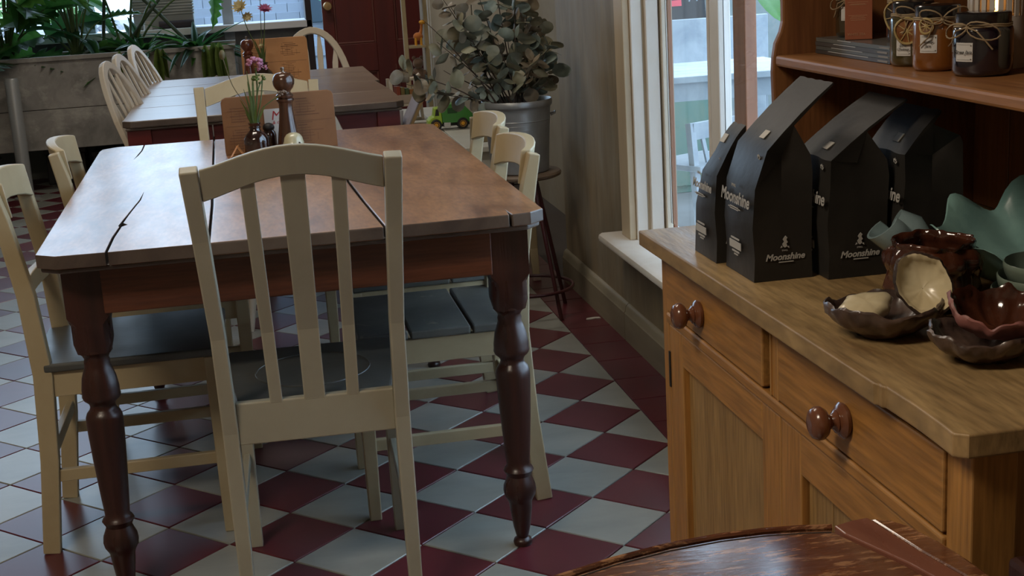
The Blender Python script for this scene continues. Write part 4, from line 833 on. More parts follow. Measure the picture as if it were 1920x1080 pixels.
# ------------------------------------------------------------ things on the long table
kraft = mat('kraft_menu_board', (.23,.105,.04), .6, var=(.19,.085,.032), vscale=6); kraftl = mat('light_kraft_menu_board', (.70,.35,.14), .6, var=(.62,.30,.12), vscale=6)
inkb = mat('brown_menu_print', (.13,.05,.02), .7); paperw = mat('menu_paper', (.50,.47,.43), .6); redink = mat('red_ink', (.35,.02,.02), .6)
def menu(label, loc, rz, w, h, m_, lean=.12):
    t = thing('menu_board', label, 'menu', loc, rz)
    def f(x, z, q): return (x, z*math.sin(lean)+q, z*math.cos(lean)+.001)
    c = .014; ol = [(-w/2,0),(w/2,0),(w/2,h-c),(w/2-c*.3,h-c*.3),(w/2-c,h),(-w/2+c,h),(-w/2+c*.3,h-c*.3),(-w/2,h-c)]
    part('board', MB().prism(ol, -.0025, .0025, lambda x, z, q: f(x, z, q)), m_, t, bevel=.001)
    part('back_board', MB().prism(ol, -.0025, .0025, lambda x, z, q: (x, .002+.0055+h*.18*(1-z/h)+z*math.sin(lean)+q, z*math.cos(lean)+.001)), m_, t, bevel=.001)
    r = random.Random(5); ln = MB()
    def line(x0, x1, z, th=.0020): ln.prism([(x0,z),(x1,z),(x1,z+th),(x0,z+th)], -.0030, -.0026, f)
    for cx, top, bot in ((-w*.30, h*.80, h*.52), (-w*.30, h*.42, h*.06), (w*.24, h*.88, h*.58), (w*.24, h*.46, h*.08)):
        z = top
        while z > bot:
            wd = w*.16*(.5+.5*r.random()); line(cx-wd, cx-wd+wd*2*(.5+.5*r.random()), z, .0012 if r.random() > .3 else .0022); z -= .0075
        for q in range(4):
            xx = cx-w*.12+q*w*.07; ln.prism([(xx,bot+.01),(xx+.0008,bot+.01),(xx+.0008,top-.01*q),(xx,top-.01*q)], -.0030, -.0026, f)
    line(-w*.47, w*.47, h*.49, .0010)
    part('printed_text', ln, inkb, t)
    return t, f
m1, f1 = menu('brown kraft menu board standing behind the bottle and pepper mill on the long table', (-.912,-.765,.760), .05, .312, .158, kraft)
cd = MB().prism([(-.042,.018),(.012,.018),(.012,.118),(-.042,.118)], -.0042, -.0032, f1); part('paper_card', cd, paperw, m1)
O = Vector(f1(-.010, .098, -.0047))
text('lettering', 'M', .036, redink, m1, frame(O, (1,0,.05), (0,math.sin(.12),math.cos(.12))), shear=.25, label='red handwritten letters')
text('lettering', '& co', .014, redink, m1, frame(Vector(f1(-.008,.080,-.0047)), (1,0,.1), (0,math.sin(.12),math.cos(.12))), shear=.3, label='red handwritten letters')
m2, f2 = menu('light orange-brown menu board standing on the second table', (-.872,1.42,.760), -.02, .285, .200, kraftl)
woodmill = mat('dark_turned_mill_wood', (.095,.038,.018), .22, var=(.045,.018,.010), vscale=12, stretch=GZ, coat=.5)
redmill = mat('reddish_mill_wood', (.16,.040,.02), .25, var=(.10,.025,.012), vscale=12, stretch=GZ, coat=.4)
def mill(label, loc, mt, s=1.0):
    t = thing('pepper_mill', label, 'pepper mill', loc)
    p = [(.002,0),(.033,0),(.035,.004),(.034,.012),(.031,.03),(.0275,.055),(.023,.085),(.020,.110),(.0185,.130),(.0190,.138),(.0215,.143)]
    part('base', MB().lathe([(r*s, z*s) for r, z in p]+[(.002*s,.143*s)], 32), mt, t, smooth=50)
    p = [(.002,.1435),(.022,.1435),(.0245,.147),(.0235,.151),(.019,.153),(.0235,.157),(.0240,.161),(.019,.165),(.0165,.169),(.018,.173),(.0245,.180),(.0290,.190),(.0300,.200),(.0275,.211),(.021,.219),(.010,.223),(.002,.224)]
    part('head', MB().lathe([(r*s, z*s) for r, z in p], 32), mt, t, smooth=50)
    part('knob', MB().lathe([(.002,.2235),(.005,.2237),(.0035,.228),(.0058,.232),(.0045,.2365),(.002,.237)], 16) if s == 1 else MB().lathe([(r*s,z*s) for r,z in [(.002,.2235),(.005,.2237),(.0035,.228),(.0058,.232),(.0045,.2365),(.002,.237)]], 16), mat('dull_metal', (.25,.2,.16), .35, metal=.8) if 'dull_metal' not in bpy.data.materials else bpy.data.materials['dull_metal'], t, smooth=50)
    return t
mill('dark turned wooden pepper mill in front of the brown menu board on the long table', (-.893,-.835,.760), woodmill)
mill('reddish turned wooden pepper mill in front of the light menu board on the second table', (-.985,1.33,.760), redmill, .93)
brg = glassy('amber_brown_bottle_glass', (.022,.008,.006), (.03,.010,.007))
def bottle(label, loc, s=1.0, name='vase_bottle', mt=None):
    t = thing(name, label, 'bottle', loc)
    p = [(.002,0),(.030,0),(.0345,.004),(.0355,.012),(.0355,.045),(.0345,.055),(.029,.066),(.020,.074),(.0155,.079),(.0150,.084),(.018,.086),(.0180,.0885),(.0150,.090),(.0152,.0945),(.0185,.097),(.0185,.1005),(.013,.1005),(.012,.084),(.012,.080),(.002,.078)]
    part('glass_body', MB().lathe([(r*s, z*s) for r, z in p], 36), mt or brg, t, smooth=55)
    return t
bt = bottle('small amber-brown glass bottle used as a flower vase on the long table', (-.982,-.86,.760), .95)
bt2 = bottle('dark bottle used as a flower vase on the second table', (-.925,1.28,.760), 1.1)
milk = mat('cream_enamel', (.50,.46,.30), .22, var=(.42,.38,.25), vscale=20, coat=.4)
sh = thing('salt_dish', 'cream domed salt cellar in front of the pepper mill', 'salt cellar', (-.883,-.925,.760))
part('body', MB().lathe([(.002,0),(.022,0),(.026,.004),(.0265,.030),(.0265,.036),(.0285,.038),(.0285,.041),(.0265,.044),(.024,.055),(.018,.063),(.010,.067),(.002,.068)], 32), milk, sh, smooth=40)
part('spout_hole', MB().sphere((.014,-.022,.040), .004, 10, 8), darkgap, sh, smooth=True)
sd = thing('sauce_bottle', 'short black bottle between the pepper mill and the vase on the long table', 'bottle', (-.945,-.80,.760))
part('body', MB().lathe([(.002,0),(.018,0),(.020,.003),(.020,.05),(.018,.060),(.012,.066),(.012,.074),(.002,.074)], 24), brg, sd, smooth=50); part('cap', MB().sphere((0,0,.072), .0165, 16, 10, (1,1,.8)), iron, sd, smooth=True)
cardb = thing('folded_card', 'small folded kraft card lying left of the flower bottle', 'card', (-1.035,-.835,.760))
part('leaf', MB().bar([(-.02,0,0.0),(0,.012,.030)], .05, .0015, xdir=(0,1,0)), kraftl, cardb); part('leaf', MB().bar([(.02,.004,0.0),(0,.012,.030)], .05, .0015, xdir=(0,1,0)), kraftl, cardb)
# flowers
pinkf = mat('dusty_pink_petals', (.42,.17,.26), .6, rnd=.25); magf = mat('magenta_petals', (.50,.13,.30), .6, rnd=.2); yelf = mat('pale_yellow_petals', (.60,.50,.25), .6, rnd=.2); budf = mat('olive_bud', (.12,.10,.045), .6)
def stem(t, pts, r=.0014, mt=None):
    pts = [Vector(p) for p in pts]; sm = []
    for i in range(len(pts)-1):
        for q in range(4):
            u = q/4; p0 = pts[max(i-1,0)]; p1 = pts[i]; p2 = pts[i+1]; p3 = pts[min(i+2,len(pts)-1)]
            sm.append(.5*((2*p1)+(p2-p0)*u+(2*p0-5*p1+4*p2-p3)*u*u+(3*p1-p0-3*p2+p3)*u**3))
    sm.append(pts[-1]); part('stem', MB().tube(sm, r, 6), mt or stemg, t, smooth=True); return sm
def petals(name, t, c, R, n, mt, up=(0,0,1), layers=2, pw=.35, cup=.3):
    c = Vector(c); up = Vector(up).normalized(); x = up.orthogonal().normalized(); y = up.cross(x); m = MB()
    for l in range(layers):
        for i in range(n):
            a = 2*PI*(i+.5*l)/n; d = x*math.cos(a)+y*math.sin(a); sd_ = up.cross(d); r_ = R*(1-.25*l); hh = up*r_*(cup+.35*l)
            k = len(m.v); m.v += [tuple(c), tuple(c+d*r_*.55+sd_*r_*pw+hh*.6), tuple(c+d*r_+hh), tuple(c+d*r_*.55-sd_*r_*pw+hh*.6)]; m.f += [(k,k+1,k+2,k+3)]
    m.sphere(c+up*R*.1, R*.22, 8, 6)
    part(name, m, mt, t)
def cluster(t, c, R, n, mt, seed):
    r = random.Random(seed); m = MB()
    for i in range(n):
        d = Vector((r.uniform(-1,1), r.uniform(-1,1), r.uniform(-.35,1))).normalized(); p = Vector(c)+Vector((d.x*R, d.y*R, d.z*R*.7)); m.sphere(p, R*.26*(.7+.5*r.random()), 7, 5, (1,1,.8))
    part('blossom_cluster', m, mt, t, smooth=True)
def blades(t, n, h, spread, mt, seed, x0=.004):
    r = random.Random(seed)
    for i in range(n):
        a = r.uniform(0, 2*PI); s_ = spread*(.3+r.random()); hh = h*(.7+.5*r.random())
        p = [(x0*math.cos(a), x0*math.sin(a), .05), (s_*.35*math.cos(a), s_*.35*math.sin(a), .05+hh*.55), (s_*math.cos(a), s_*math.sin(a), .05+hh)]
        part('leaf', MB().bar(p, [.004,.007,.001], [.0006,.0006,.0004]), mt, t)
fl1 = thing('flower_stems', 'bunch of dusty pink flowers and grassy stems in the amber bottle', 'flowers', (-.982,-.86,.766))
stem(fl1, [(0,0,.01),(.004,0,.10),(.016,.01,.17),(.018,.01,.235)], .0022); cluster(fl1, (.016,.01,.248), .020, 40, pinkf, 2); cluster(fl1, (.036,.01,.232), .013, 22, pinkf, 4)
stem(fl1, [(0,0,.01),(.010,0,.10),(.024,.005,.15),(.035,.01,.215)], .0018); stem(fl1, [(0,0,.01),(.016,0,.11),(.045,0,.14),(.078,-.004,.158)], .0014); cluster(fl1, (.082,-.004,.162), .012, 24, mat('faded_petals', (.26,.19,.14), .7, rnd=.2), 6)
stem(fl1, [(.0,0,.01),(-.012,.01,.12),(-.048,.03,.19),(-.066,.04,.262)], .0013, budf); part('bud', MB().sphere((-.067,.04,.274), .0085, 12, 8, (1,1,1.6)), budf, fl1, smooth=True)
stem(fl1, [(0,0,.01),(.006,0,.11),(.020,.0,.18),(.040,.01,.21)], .0018); blades(fl1, 7, .10, .03, leafy, 3); blades(fl1, 5, .17, .03, stemg, 9)
cluster(fl1, (.022,.004,.205), .016, 20, leafy, 8)
fl2 = thing('flower_stems', 'pale yellow and magenta flowers in the dark bottle on the second table', 'flowers', (-.925,1.28,.768))
stem(fl2, [(0,0,.02),(-.005,0,.13),(-.05,.0,.24),(-.072,.0,.335)], .0018); stem(fl2, [(0,0,.02),(.008,0,.15),(.020,0,.25),(.026,0,.315)], .0018); stem(fl2, [(0,0,.02),(.0,0,.08),(.0,.0,.16)], .0015)
petals('petals', fl2, (-.072,0,.332), .036, 11, yelf, (-.2,-.5,.4), 3, .2, .5); petals('petals', fl2, (-.050,0,.300), .026, 9, yelf, (.2,-.6,-.3), 2, .2, .5)
petals('petals', fl2, (.028,0,.318), .034, 10, magf, (.1,-.5,.8), 3, .22, .3); petals('petals', fl2, (.0,0,.17), .014, 8, yelf, (0,-.4,1), 2)
petals('petals', fl2, (.012,0,.36), .018, 8, yelf, (0,-.4,1), 2); stem(fl2, [(0,0,.02),(.002,0,.18),(.012,0,.36)], .0014); blades(fl2, 6, .15, .04, leafy, 12)
# ------------------------------------------------------------ bucket of eucalyptus on its iron stool
is_ = thing('iron_stool', 'dark red iron stool with a round wooden seat under the metal bucket', 'stool', (-.078,.03,0))
part('seat', MB().lathe([(.002,.494),(.120,.494),(.134,.500),(.136,.508),(.132,.515),(.002,.516)], 40), mat('worn_stool_seat', (.17,.12,.08), .5, var=(.09,.06,.04), vscale=9), is_, smooth=40)
for k in range(4):
    a = math.radians(-61+90*k); part('leg', MB().tube([(.168*math.cos(a), .168*math.sin(a), 0), (.055*math.cos(a), .055*math.sin(a), .492)], .0075, 10), ironred, is_, smooth=True)
part('foot_ring', MB().tube([(.158*math.cos(2*PI*k/40), .158*math.sin(2*PI*k/40), .098) for k in range(40)], .006, 8, closed=True), ironred, is_, smooth=True)
bk = thing('metal_bucket', 'galvanised metal bucket on the iron stool, holding eucalyptus', 'bucket', (-.086,.03,.5162))
part('body', MB().lathe([(.002,0),(.098,0),(.101,.003),(.103,.03),(.110,.150),(.1115,.153),(.1105,.156),(.111,.164),(.1125,.167),(.1115,.170),(.1125,.178),(.1145,.181),(.1130,.184),(.1165,.222),(.1185,.226),(.1220,.229),(.1235,.233),(.1235,.247),(.121,.251),(.1185,.248),(.1165,.225),(.100,.006),(.002,.004)], 56), zinc, bk, smooth=35)
for s in (-1,1): part('handle_bracket', MB().tube([(s*.116,-.02,.19),(s*.132,-.012,.195),(s*.136,0,.20),(s*.132,.012,.195),(s*.116,.02,.19)], .003, 8), zinc, bk, smooth=True)
eu = thing('eucalyptus_branches', 'bunch of dried grey-green eucalyptus branches with round leaves in the metal bucket', 'plant', (-.086,.03,.54))
twig = mat('dark_twig', (.05,.033,.025), .7)
eum = [mat('eucalyptus_leaf_%s' % n, c, .5, var=v, vscale=30, rnd=.3) for n, c, v in (('grey_green',(.16,.17,.12),(.21,.215,.16)),('blue_green',(.14,.185,.165),(.20,.245,.215)),('brown',(.19,.15,.10),(.25,.21,.15)),('olive',(.21,.205,.13),(.28,.26,.18)))]
def disc(R, cup, seed, mt):
    r = random.Random(seed); n = 14; m = MB(); m.v.append((R, 0, cup*-.5*R))
    rows = []
    for q in (.5, 1):
        for i in range(n):
            a = 2*PI*i/n; x = R+R*q*math.cos(a)*(1.08 if math.cos(a) > .9 else 1); y = R*q*math.sin(a)*.95
            m.v.append((x, y, cup*R*(q*q-.5)+.06*R*q*math.sin(3*a+seed)))
    for i in range(n): m.f.append((0, 1+i, 1+(i+1) % n)); m.f.append((1+i, 1+n+i, 1+n+(i+1) % n, 1+(i+1) % n))
    k = len(m.v); N0 = len(m.f)
    return m.mesh('leaf', mt, True)
discs = [disc(r_, cu, i, eum[i % 4]) for i, (r_, cu) in enumerate([(.0255,.25),(.028,.35),(.023,.2),(.0265,.4),(.029,.15),(.021,.3),(.0245,.2),(.0275,.1)])]
R_ = random.Random(21); nleaf = 0
tips = [(-.25,-.04,.60,0),(-.40,-.02,.36,.13),(-.385,.0,.31,.0),(-.30,-.06,.28,.06),(-.26,.02,.44,.0),(-.20,-.05,.52,.0),(-.12,-.03,.60,.0),(-.05,.02,.64,.0),(.0,-.06,.58,.0),(.055,-.02,.55,.0),(.10,.01,.48,.0),(.12,-.05,.42,.0),(.135,.0,.33,.0),(-.13,.06,.46,.0),(.04,.07,.56,.0),(-.07,-.10,.43,.0),(.05,-.11,.38,.0),(-.24,.05,.34,.0),(-.31,-.03,.52,0),(-.16,-.08,.33,0),(.11,-.09,.30,0),(-.20,.09,.56,0),(.0,.10,.46,0)]
for bi, (tx, ty, tz, sag) in enumerate(tips):
    b0 = Vector((R_.uniform(-.05,.05), R_.uniform(-.05,.05), .12)); b1_ = Vector((tx*.30, ty*.5, .28)); b2_ = Vector((tx*.75, ty, tz*.86+sag*.0)); b3 = Vector((tx, ty, tz))
    pts = []
    for i in range(15):
        u = i/14; pts.append(b0*(1-u)**3+b1_*3*u*(1-u)**2+b2_*3*u*u*(1-u)+b3*u**3)
    part('twig', MB().tube([p for p in pts], [.0035*(1-.75*i/14) for i in range(15)], 6), twig, eu, smooth=True)
    cnt = 12 if tz > .4 else 10
    for k in range(cnt):
        u = .30+.70*(k+.5)/cnt; q = u*14; i = min(13, int(q)); p = pts[i].lerp(pts[i+1], q-i); d = (pts[i+1]-pts[i]).normalized()
        for sgn in ((1,-1) if nleaf < 298 else ()):
            if R_.random() < .22 or (tx < -.28 and u < .62 and R_.random() < .6): continue
            side = d.cross(Vector((math.sin(k*1.57+bi), math.cos(k*1.57+bi), .3))).normalized()*sgn
            xx = (side+d*.35+Vector((R_.uniform(-.4,.4), R_.uniform(-.4,.4), R_.uniform(-.45,.25)))).normalized(); zz = xx.cross(Vector((R_.uniform(-1,1), R_.uniform(-1,1), R_.uniform(-1,1)))).normalized(); yy = zz.cross(xx)
            if abs(xx.z) < .97 and (p.x+xx.x*.05 > .225): continue
            o = link('leaf', R_.choice(discs), eu); nleaf += 1
            mm2 = Matrix.Identity(4); s_ = R_.uniform(.8, 1.2)
            for a in range(3): mm2[a][0] = xx[a]*s_; mm2[a][1] = yy[a]*s_; mm2[a][2] = zz[a]*s_; mm2[a][3] = (p+xx*.004)[a]
            o.matrix_local = mm2
# ------------------------------------------------------------ low bench with toys
wpm = mat('white_painted_bench', (.60,.60,.55), .4, var=(.52,.52,.48), vscale=4)
bn = thing('bench', 'low white painted bench beside the second table, with toys on it', 'bench', (-.22,1.52,0))
for k in range(3): part('top_board', MB().bb(-.185+k*.124,-.185+(k+1)*.124-.003,-.70,.95,.478,.500), wpm, bn, bevel=.003)
part('end_panel', MB().bb(-.17,.17,-.67,-.65,0,.477), wpm, bn); part('end_panel', MB().bb(-.17,.17,.90,.92,0,.477), wpm, bn); part('front_panel', MB().bb(-.17,-.155,-.65,.90,.06,.477), wpm, bn); part('back_panel', MB().bb(.155,.17,-.65,.90,.0,.477), wpm, bn)
tg = mat('green_toy_plastic', (.06,.26,.05), .3, coat=.3); tl = mat('lime_toy_plastic', (.40,.62,.06), .3, coat=.3); tbk = mat('black_toy_rubber', (.02,.02,.02), .55); ty_ = mat('orange_toy_plastic', (.75,.36,.03), .35); tw_ = mat('white_toy_plastic', (.6,.6,.6), .4)
tr = thing('toy_truck', 'green toy tipper truck with lime cab and orange wheel hubs on the white bench', 'toy', (-.112,1.50,.500))
part('cab', MB().prism([(-.112,.020),(-.110,.045),(-.098,.058),(-.084,.063),(-.078,.100),(-.050,.102),(-.046,.026)], -.036, .036, lambda x, z, t: (x, t, z)), tl, tr, bevel=.004)
part('cab_window', MB().prism([(-.079,.066),(-.073,.095),(-.061,.096),(-.060,.066)], -.0372, .0372, lambda x, z, t: (x, t, z)), tbk, tr)
part('tipper_body', MB().prism([(-.046,.034),(-.050,.112),(.045,.118),(.092,.066),(.094,.040),(.078,.030),(-.02,.030)], -.040, .040, lambda x, z, t: (x, t, z)), tg, tr, bevel=.004)
part('side_recess', MB().bb(-.022,.022,-.0412,.0412,.072,.098), mat('dark_green_recess', (.02,.08,.02), .5), tr, bevel=.002)
part('chassis', MB().bb(-.100,.085,-.026,.026,.016,.030), tbk, tr); part('step', MB().bb(-.040,-.010,-.040,.040,.012,.034), tw_, tr, bevel=.002)
for x in (-.076, .045):
    for s in (-1,1):
        w_ = part('wheel', MB().lathe([(.010,-.011),(.022,-.011),(.0255,-.008),(.0255,.008),(.022,.011),(.010,.011)], 28, fn=lambda p, a: Vector((p.x, p.z, p.y))), tbk, tr, smooth=40, loc=(x, s*.036, .0255))
        part('hub', MB().lathe([(.001,-.0135),(.008,-.013),(.010,-.010),(.0145,-.0115),(.0150,0),(.001,.0)], 20, fn=lambda p, a, s=s: Vector((p.x, -p.z*s, p.y))), ty_, w_, smooth=40)
rk = thing('book_rack', 'small white wooden rack holding picture books on the bench', 'rack', (-.265,1.98,.500), .12)
for s in (-1,1): part('side_frame', MB().bar([(s*.068,-.055,.002),(s*.068,-.01,.19)], .014, .018), offwhite, rk, bevel=.002); part('rear_post', MB().bb(s*.068-.007,s*.068+.007,.04,.055,0,.20), offwhite, rk)
part('top_bar', MB().tube([(-.072,-.01,.192),(.045,-.01,.196),(.066,-.01,.206),(.078,-.01,.215)], .009, 10), offwhite, rk, smooth=True); part('shelf', MB().bb(-.062,.062,-.045,.045,.07,.085), offwhite, rk, bevel=.002); part('shelf', MB().bb(-.062,.062,-.05,.045,.0,.012), offwhite, rk, bevel=.002)
part('lower_panel', MB().bb(-.062,.062,-.050,-.044,.085,.125), mat('pale_peach_panel', (.50,.40,.33), .5), rk)
bc = [((.30,.06,.03),'red-orange'),((.22,.17,.06),'ochre'),((.08,.12,.05),'dark green'),((.35,.16,.05),'orange')]
for k, (c, nm) in enumerate(bc):
    t = thing('picture_book', '%s picture book standing in the white rack' % nm, 'book', (-.300+k*.021,1.965+.003*k,.5853)); t.rotation_euler = (-.05,0,.12)
    part('cover', MB().bb(-.009,.009,-.030,.035,0,.080-.006*k), mat('book_%s' % nm.replace('-','_').replace(' ','_'), c, .5), t, bevel=.001); part('pages', MB().bb(-.007,.007,-.0285,.0355,.002,.0805-.006*k), pagem, t)
lb = thing('board_book', 'large grey-lilac board book leaning against the toy truck end of the rack', 'book', (-.243,1.76,.500), .1)
part('cover', MB().bar([(-.055,0,.003),(.022,0,.150)], .16, .006, xdir=(0,1,0)), mat('grey_lilac_card', (.36,.33,.38), .5, var=(.30,.28,.32), vscale=6), lb, bevel=.001); part('backing', MB().bar([(-.043,0,.003),(.034,0,.148)], .16, .014, xdir=(0,1,0)), mat('tan_board', (.36,.24,.12), .6), lb)
tyc = thing('toy_box', 'small white plastic tub with lilac front behind the board book', 'box', (-.335,1.78,.500)); part('tub', MB().lathe([(.002,0),(.030,0),(.038,.07),(.035,.07),(.028,.004),(.002,.004)], 20), tw_, tyc, smooth=40)
# white cupboard and soft toys at the back right
cb = thing('cupboard', 'tall cream white cupboard against the back right wall', 'cupboard', (.17,2.98,0))
part('carcass', MB().bb(-.19,.28,-.18,.18,0,1.6), mat('cream_white_cupboard', (.58,.56,.50), .45, var=(.52,.50,.44), vscale=3), cb, bevel=.004)
for s in (0,1): part('door', MB().bb(-.18+s*.23,.045+s*.23,-.195,-.181,.08,1.55), bpy.data.materials['cream_white_cupboard'], cb, bevel=.004)
tsf = thing('toy_stand', 'narrow cream upright frame with shelves beside the cupboard', 'stand', (-.115,2.62,0))
for x in (-.055,.055): part('upright', MB().bb(x-.011,x+.011,-.02,.02,0,1.3), cream, tsf, bevel=.002); 
for z in (.45,.59,.80,1.05): part('shelf', MB().bb(-.043,.043,-.05,.05,z,z+.012), cream, tsf)
pl_ = mat('brown_plush', (.13,.075,.045), .9, sheen=.5, bump=.5, bscale=200); po = mat('orange_plush', (.50,.16,.03), .8, sheen=.3); 
td = thing('teddy', 'brown plush animal sitting on the toy stand', 'toy', (-.115,2.61,.602)); part('body', MB().sphere((0,0,.05), .036, 16, 12, (1,.9,1.4)), pl_, td, smooth=True); part('head', MB().sphere((0,-.01,.118), .028, 16, 12), pl_, td, smooth=True); part('ear', MB().sphere((-.02,0,.145), .010, 10, 8), pl_, td, smooth=True); part('ear', MB().sphere((.02,0,.145), .010, 10, 8), pl_, td, smooth=True); part('arm', MB().sphere((-.03,-.02,.06), .013, 10, 8, (1,1,1.8)), pl_, td, smooth=True); part('arm', MB().sphere((.03,-.02,.06), .013, 10, 8, (1,1,1.8)), pl_, td, smooth=True)
og = thing('toy_giraffe', 'orange and yellow toy animal on the stand above the teddy', 'toy', (-.105,2.60,.812)); part('body', MB().sphere((0,0,.045), .022, 14, 10, (1.2,.8,1)), po, og, smooth=True); part('neck', MB().tube([(.012,0,.055),(.020,0,.085),(.022,0,.11)], [.010,.007,.008], 10), po, og, smooth=True); part('head', MB().sphere((.026,-.004,.118), .012, 12, 8, (1.5,1,1)), ty_, og, smooth=True)
for x in (-.014,.014):
    for y in (-.010,.010): part('leg', MB().tube([(x,y,0),(x,y,.04)], .0055, 8), ty_, og, smooth=True)
# scrap of paper on the border tiles
sp_ = thing('paper_scrap', 'small scrap of paper on the red border tiles by the wall', 'litter', (.108,-.143,.0005)); part('scrap', MB().prism([(-.024,-.008),(-.01,-.012),(.012,-.006),(.028,-.010),(.026,.008),(.006,.012),(-.02,.006)], 0, .003), paperw, sp_)
# ------------------------------------------------------------ planter with tropical plants
pn = thing('planter', 'long stained concrete trough planter raised on legs along the back', 'planter', (-2.3,3.95,0))
pn_y = 3.95
def PL(a, b, c, d, e, f): return (a+2.3, b+2.3, c-pn_y, d-pn_y, e, f)
part('front_slab', MB().bb(*PL(-3.6,-1.07,3.95,3.99,.262,.50)), concrete, pn, bevel=.003); part('front_slab', MB().bb(*PL(-3.6,-1.07,3.952,3.99,.503,.785)), concrete, pn, bevel=.003)
part('rim', MB().bb(*PL(-3.61,-1.06,3.938,3.995,.785,.812)), concrete, pn, bevel=.004); part('rim', MB().bb(*PL(-3.61,-1.06,4.405,4.45,.785,.812)), concrete, pn, bevel=.004)
part('back_slab', MB().bb(*PL(-3.6,-1.07,4.40,4.44,.262,.785)), concrete, pn); part('end_slab', MB().bb(*PL(-1.11,-1.07,3.99,4.40,.262,.785)), concrete, pn, bevel=.003); part('end_slab', MB().bb(*PL(-3.6,-3.56,3.99,4.40,.262,.785)), concrete, pn)
part('base_slab', MB().bb(*PL(-3.56,-1.11,3.99,4.40,.262,.30)), concrete, pn); part('soil', MB().bb(*PL(-3.56,-1.11,3.99,4.40,.70,.765)), soil, pn)
for x in (-3.3,-2.2,-1.3): part('leg', MB().bb(x+2.26, x+2.34, .25,.33,0,.261), iron, pn)
pp_ = thing('steel_post', 'grey round steel post in front of the planter at the left edge', 'post', (-2.362,3.83,0)); part('tube', MB().lathe([(.002,0),(.040,0),(.040,.70),(.034,.71),(.002,.71)], 24), pipe, pp_, smooth=40); part('base_plate', MB().lathe([(.002,0),(.075,0),(.075,.008),(.002,.008)], 24), pipe, pp_, smooth=40)
for lab, b in (('dark crate on the floor under the planter, left of the middle', (-2.30,-2.06,4.30,4.50,0,.22)), ('dark box on the floor under the planter, right of the dark crate', (-2.0,-1.55,4.20,4.48,0,.20)), ('pale grey tub on the floor at the far left under the planter', (-2.72,-2.56,4.1,4.3,0,.20))):
    t = thing('storage_box', lab, 'box', ((b[0]+b[1])/2,(b[2]+b[3])/2,0)); w_, d_ = (b[1]-b[0])/2, (b[3]-b[2])/2
    mt = iron if 'dark' in lab[:5] else pipe
    part('body', MB().bb(-w_,w_,-d_,d_,0,b[5]-.03), mt, t, bevel=.006); part('lid', MB().bb(-w_-.008,w_+.008,-d_-.008,d_+.008,b[5]-.029,b[5]), mt, t, bevel=.004)
def leafmesh(L_, Wd, seed, mt, slits=0, droop=.35, fold=.15, n=14):
    """a single large blade along +X, width along Y; slits cut the margin into fingers"""
    m = MB(); r = random.Random(seed); left = []; right = []; mid = []
    for i in range(n+1):
        u = i/n; x = L_*u; z = -droop*L_*u*u; w = Wd*(math.sin(PI*min(1,u**.75*.97+.03)))**.75
        if slits and i % 2 == 1 and .12 < u < .93: w *= (.42+.2*r.random()) if slits == 1 else .75
        mid.append((x,0,z)); back = -.10*L_*(1-u) if slits else 0
        left.append((x+.10*L_*(1-u)*(1 if slits else 0)*(.5 if i % 2 else 1), w, z+fold*w)); right.append((x+.10*L_*(1-u)*(1 if slits else 0)*(.5 if i % 2 else 1), -w, z+fold*w))
    for s_ in (left, right):
        k = len(m.v); m.v += mid+s_; N_ = n+1
        for i in range(n): m.f.append((k+i, k+i+1, k+N_+i+1, k+N_+i))
    me = bpy.data.meshes.new('leaf'); me.from_pydata(m.v, [], m.f); me.materials.append(mt)
    bm = bmesh.new(); bm.from_mesh(me); bmesh.ops.remove_doubles(bm, verts=bm.verts, dist=1e-5); bm.to_mesh(me); bm.free()
    for p in me.polygons: p.use_smooth = True
    return me
big = [leafmesh(.42,.17,i,[leafg,leafd,leafg][i % 3],1,.30+.1*i,.12) for i in range(4)]; plain = [leafmesh(.34,.085,i,[leafd,leafg][i % 2],0,.5,.2) for i in range(3)]
strap = [leafmesh(.46,.036,i,[leafd,leafg,leafd][i % 3],0,d_,.25) for i, d_ in enumerate((.25,.55,.8))]; strapy = leafmesh(.50,.05,5,leafy,0,.35,.2)
def place_leaf(par, me, p, d, roll=0, s=1.0, thick=True):
    o = link('leaf', me, par); x = Vector(d).normalized(); up = Vector((0,0,1)); y = up.cross(x).normalized() if abs(x.z) < .98 else Vector((1,0,0)); z = x.cross(y)
    y2 = y*math.cos(roll)+z*math.sin(roll); z2 = x.cross(y2); mm_ = Matrix.Identity(4)
    for a in range(3): mm_[a][0] = x[a]*s; mm_[a][1] = y2[a]*s; mm_[a][2] = z2[a]*s; mm_[a][3] = Vector(p)[a]
    o.matrix_local = mm_; return o
def plant(name, label, loc, leaves, cat='plant', group=None):
    t = thing(name, label, cat, loc, group=group)
    for (me, tip, d, roll, s) in leaves:
        tip = Vector(tip); b0 = Vector((tip.x*.08, tip.y*.08, 0)); b1_ = Vector((tip.x*.35, tip.y*.35, tip.z*.75))
        pts = [b0*(1-u)**2+b1_*2*u*(1-u)+tip*u*u for u in [i/8 for i in range(9)]]
        if me not in strap and me is not strapy: part('stem', MB().tube(pts, [.009-.0006*i for i in range(9)], 7), stemg, t, smooth=True)
        place_leaf(t, me, tip if (me not in strap and me is not strapy) else (0.0+tip.x*.1, tip.y*.1, .0), d, roll, s)
    return t
R5 = random.Random(5)
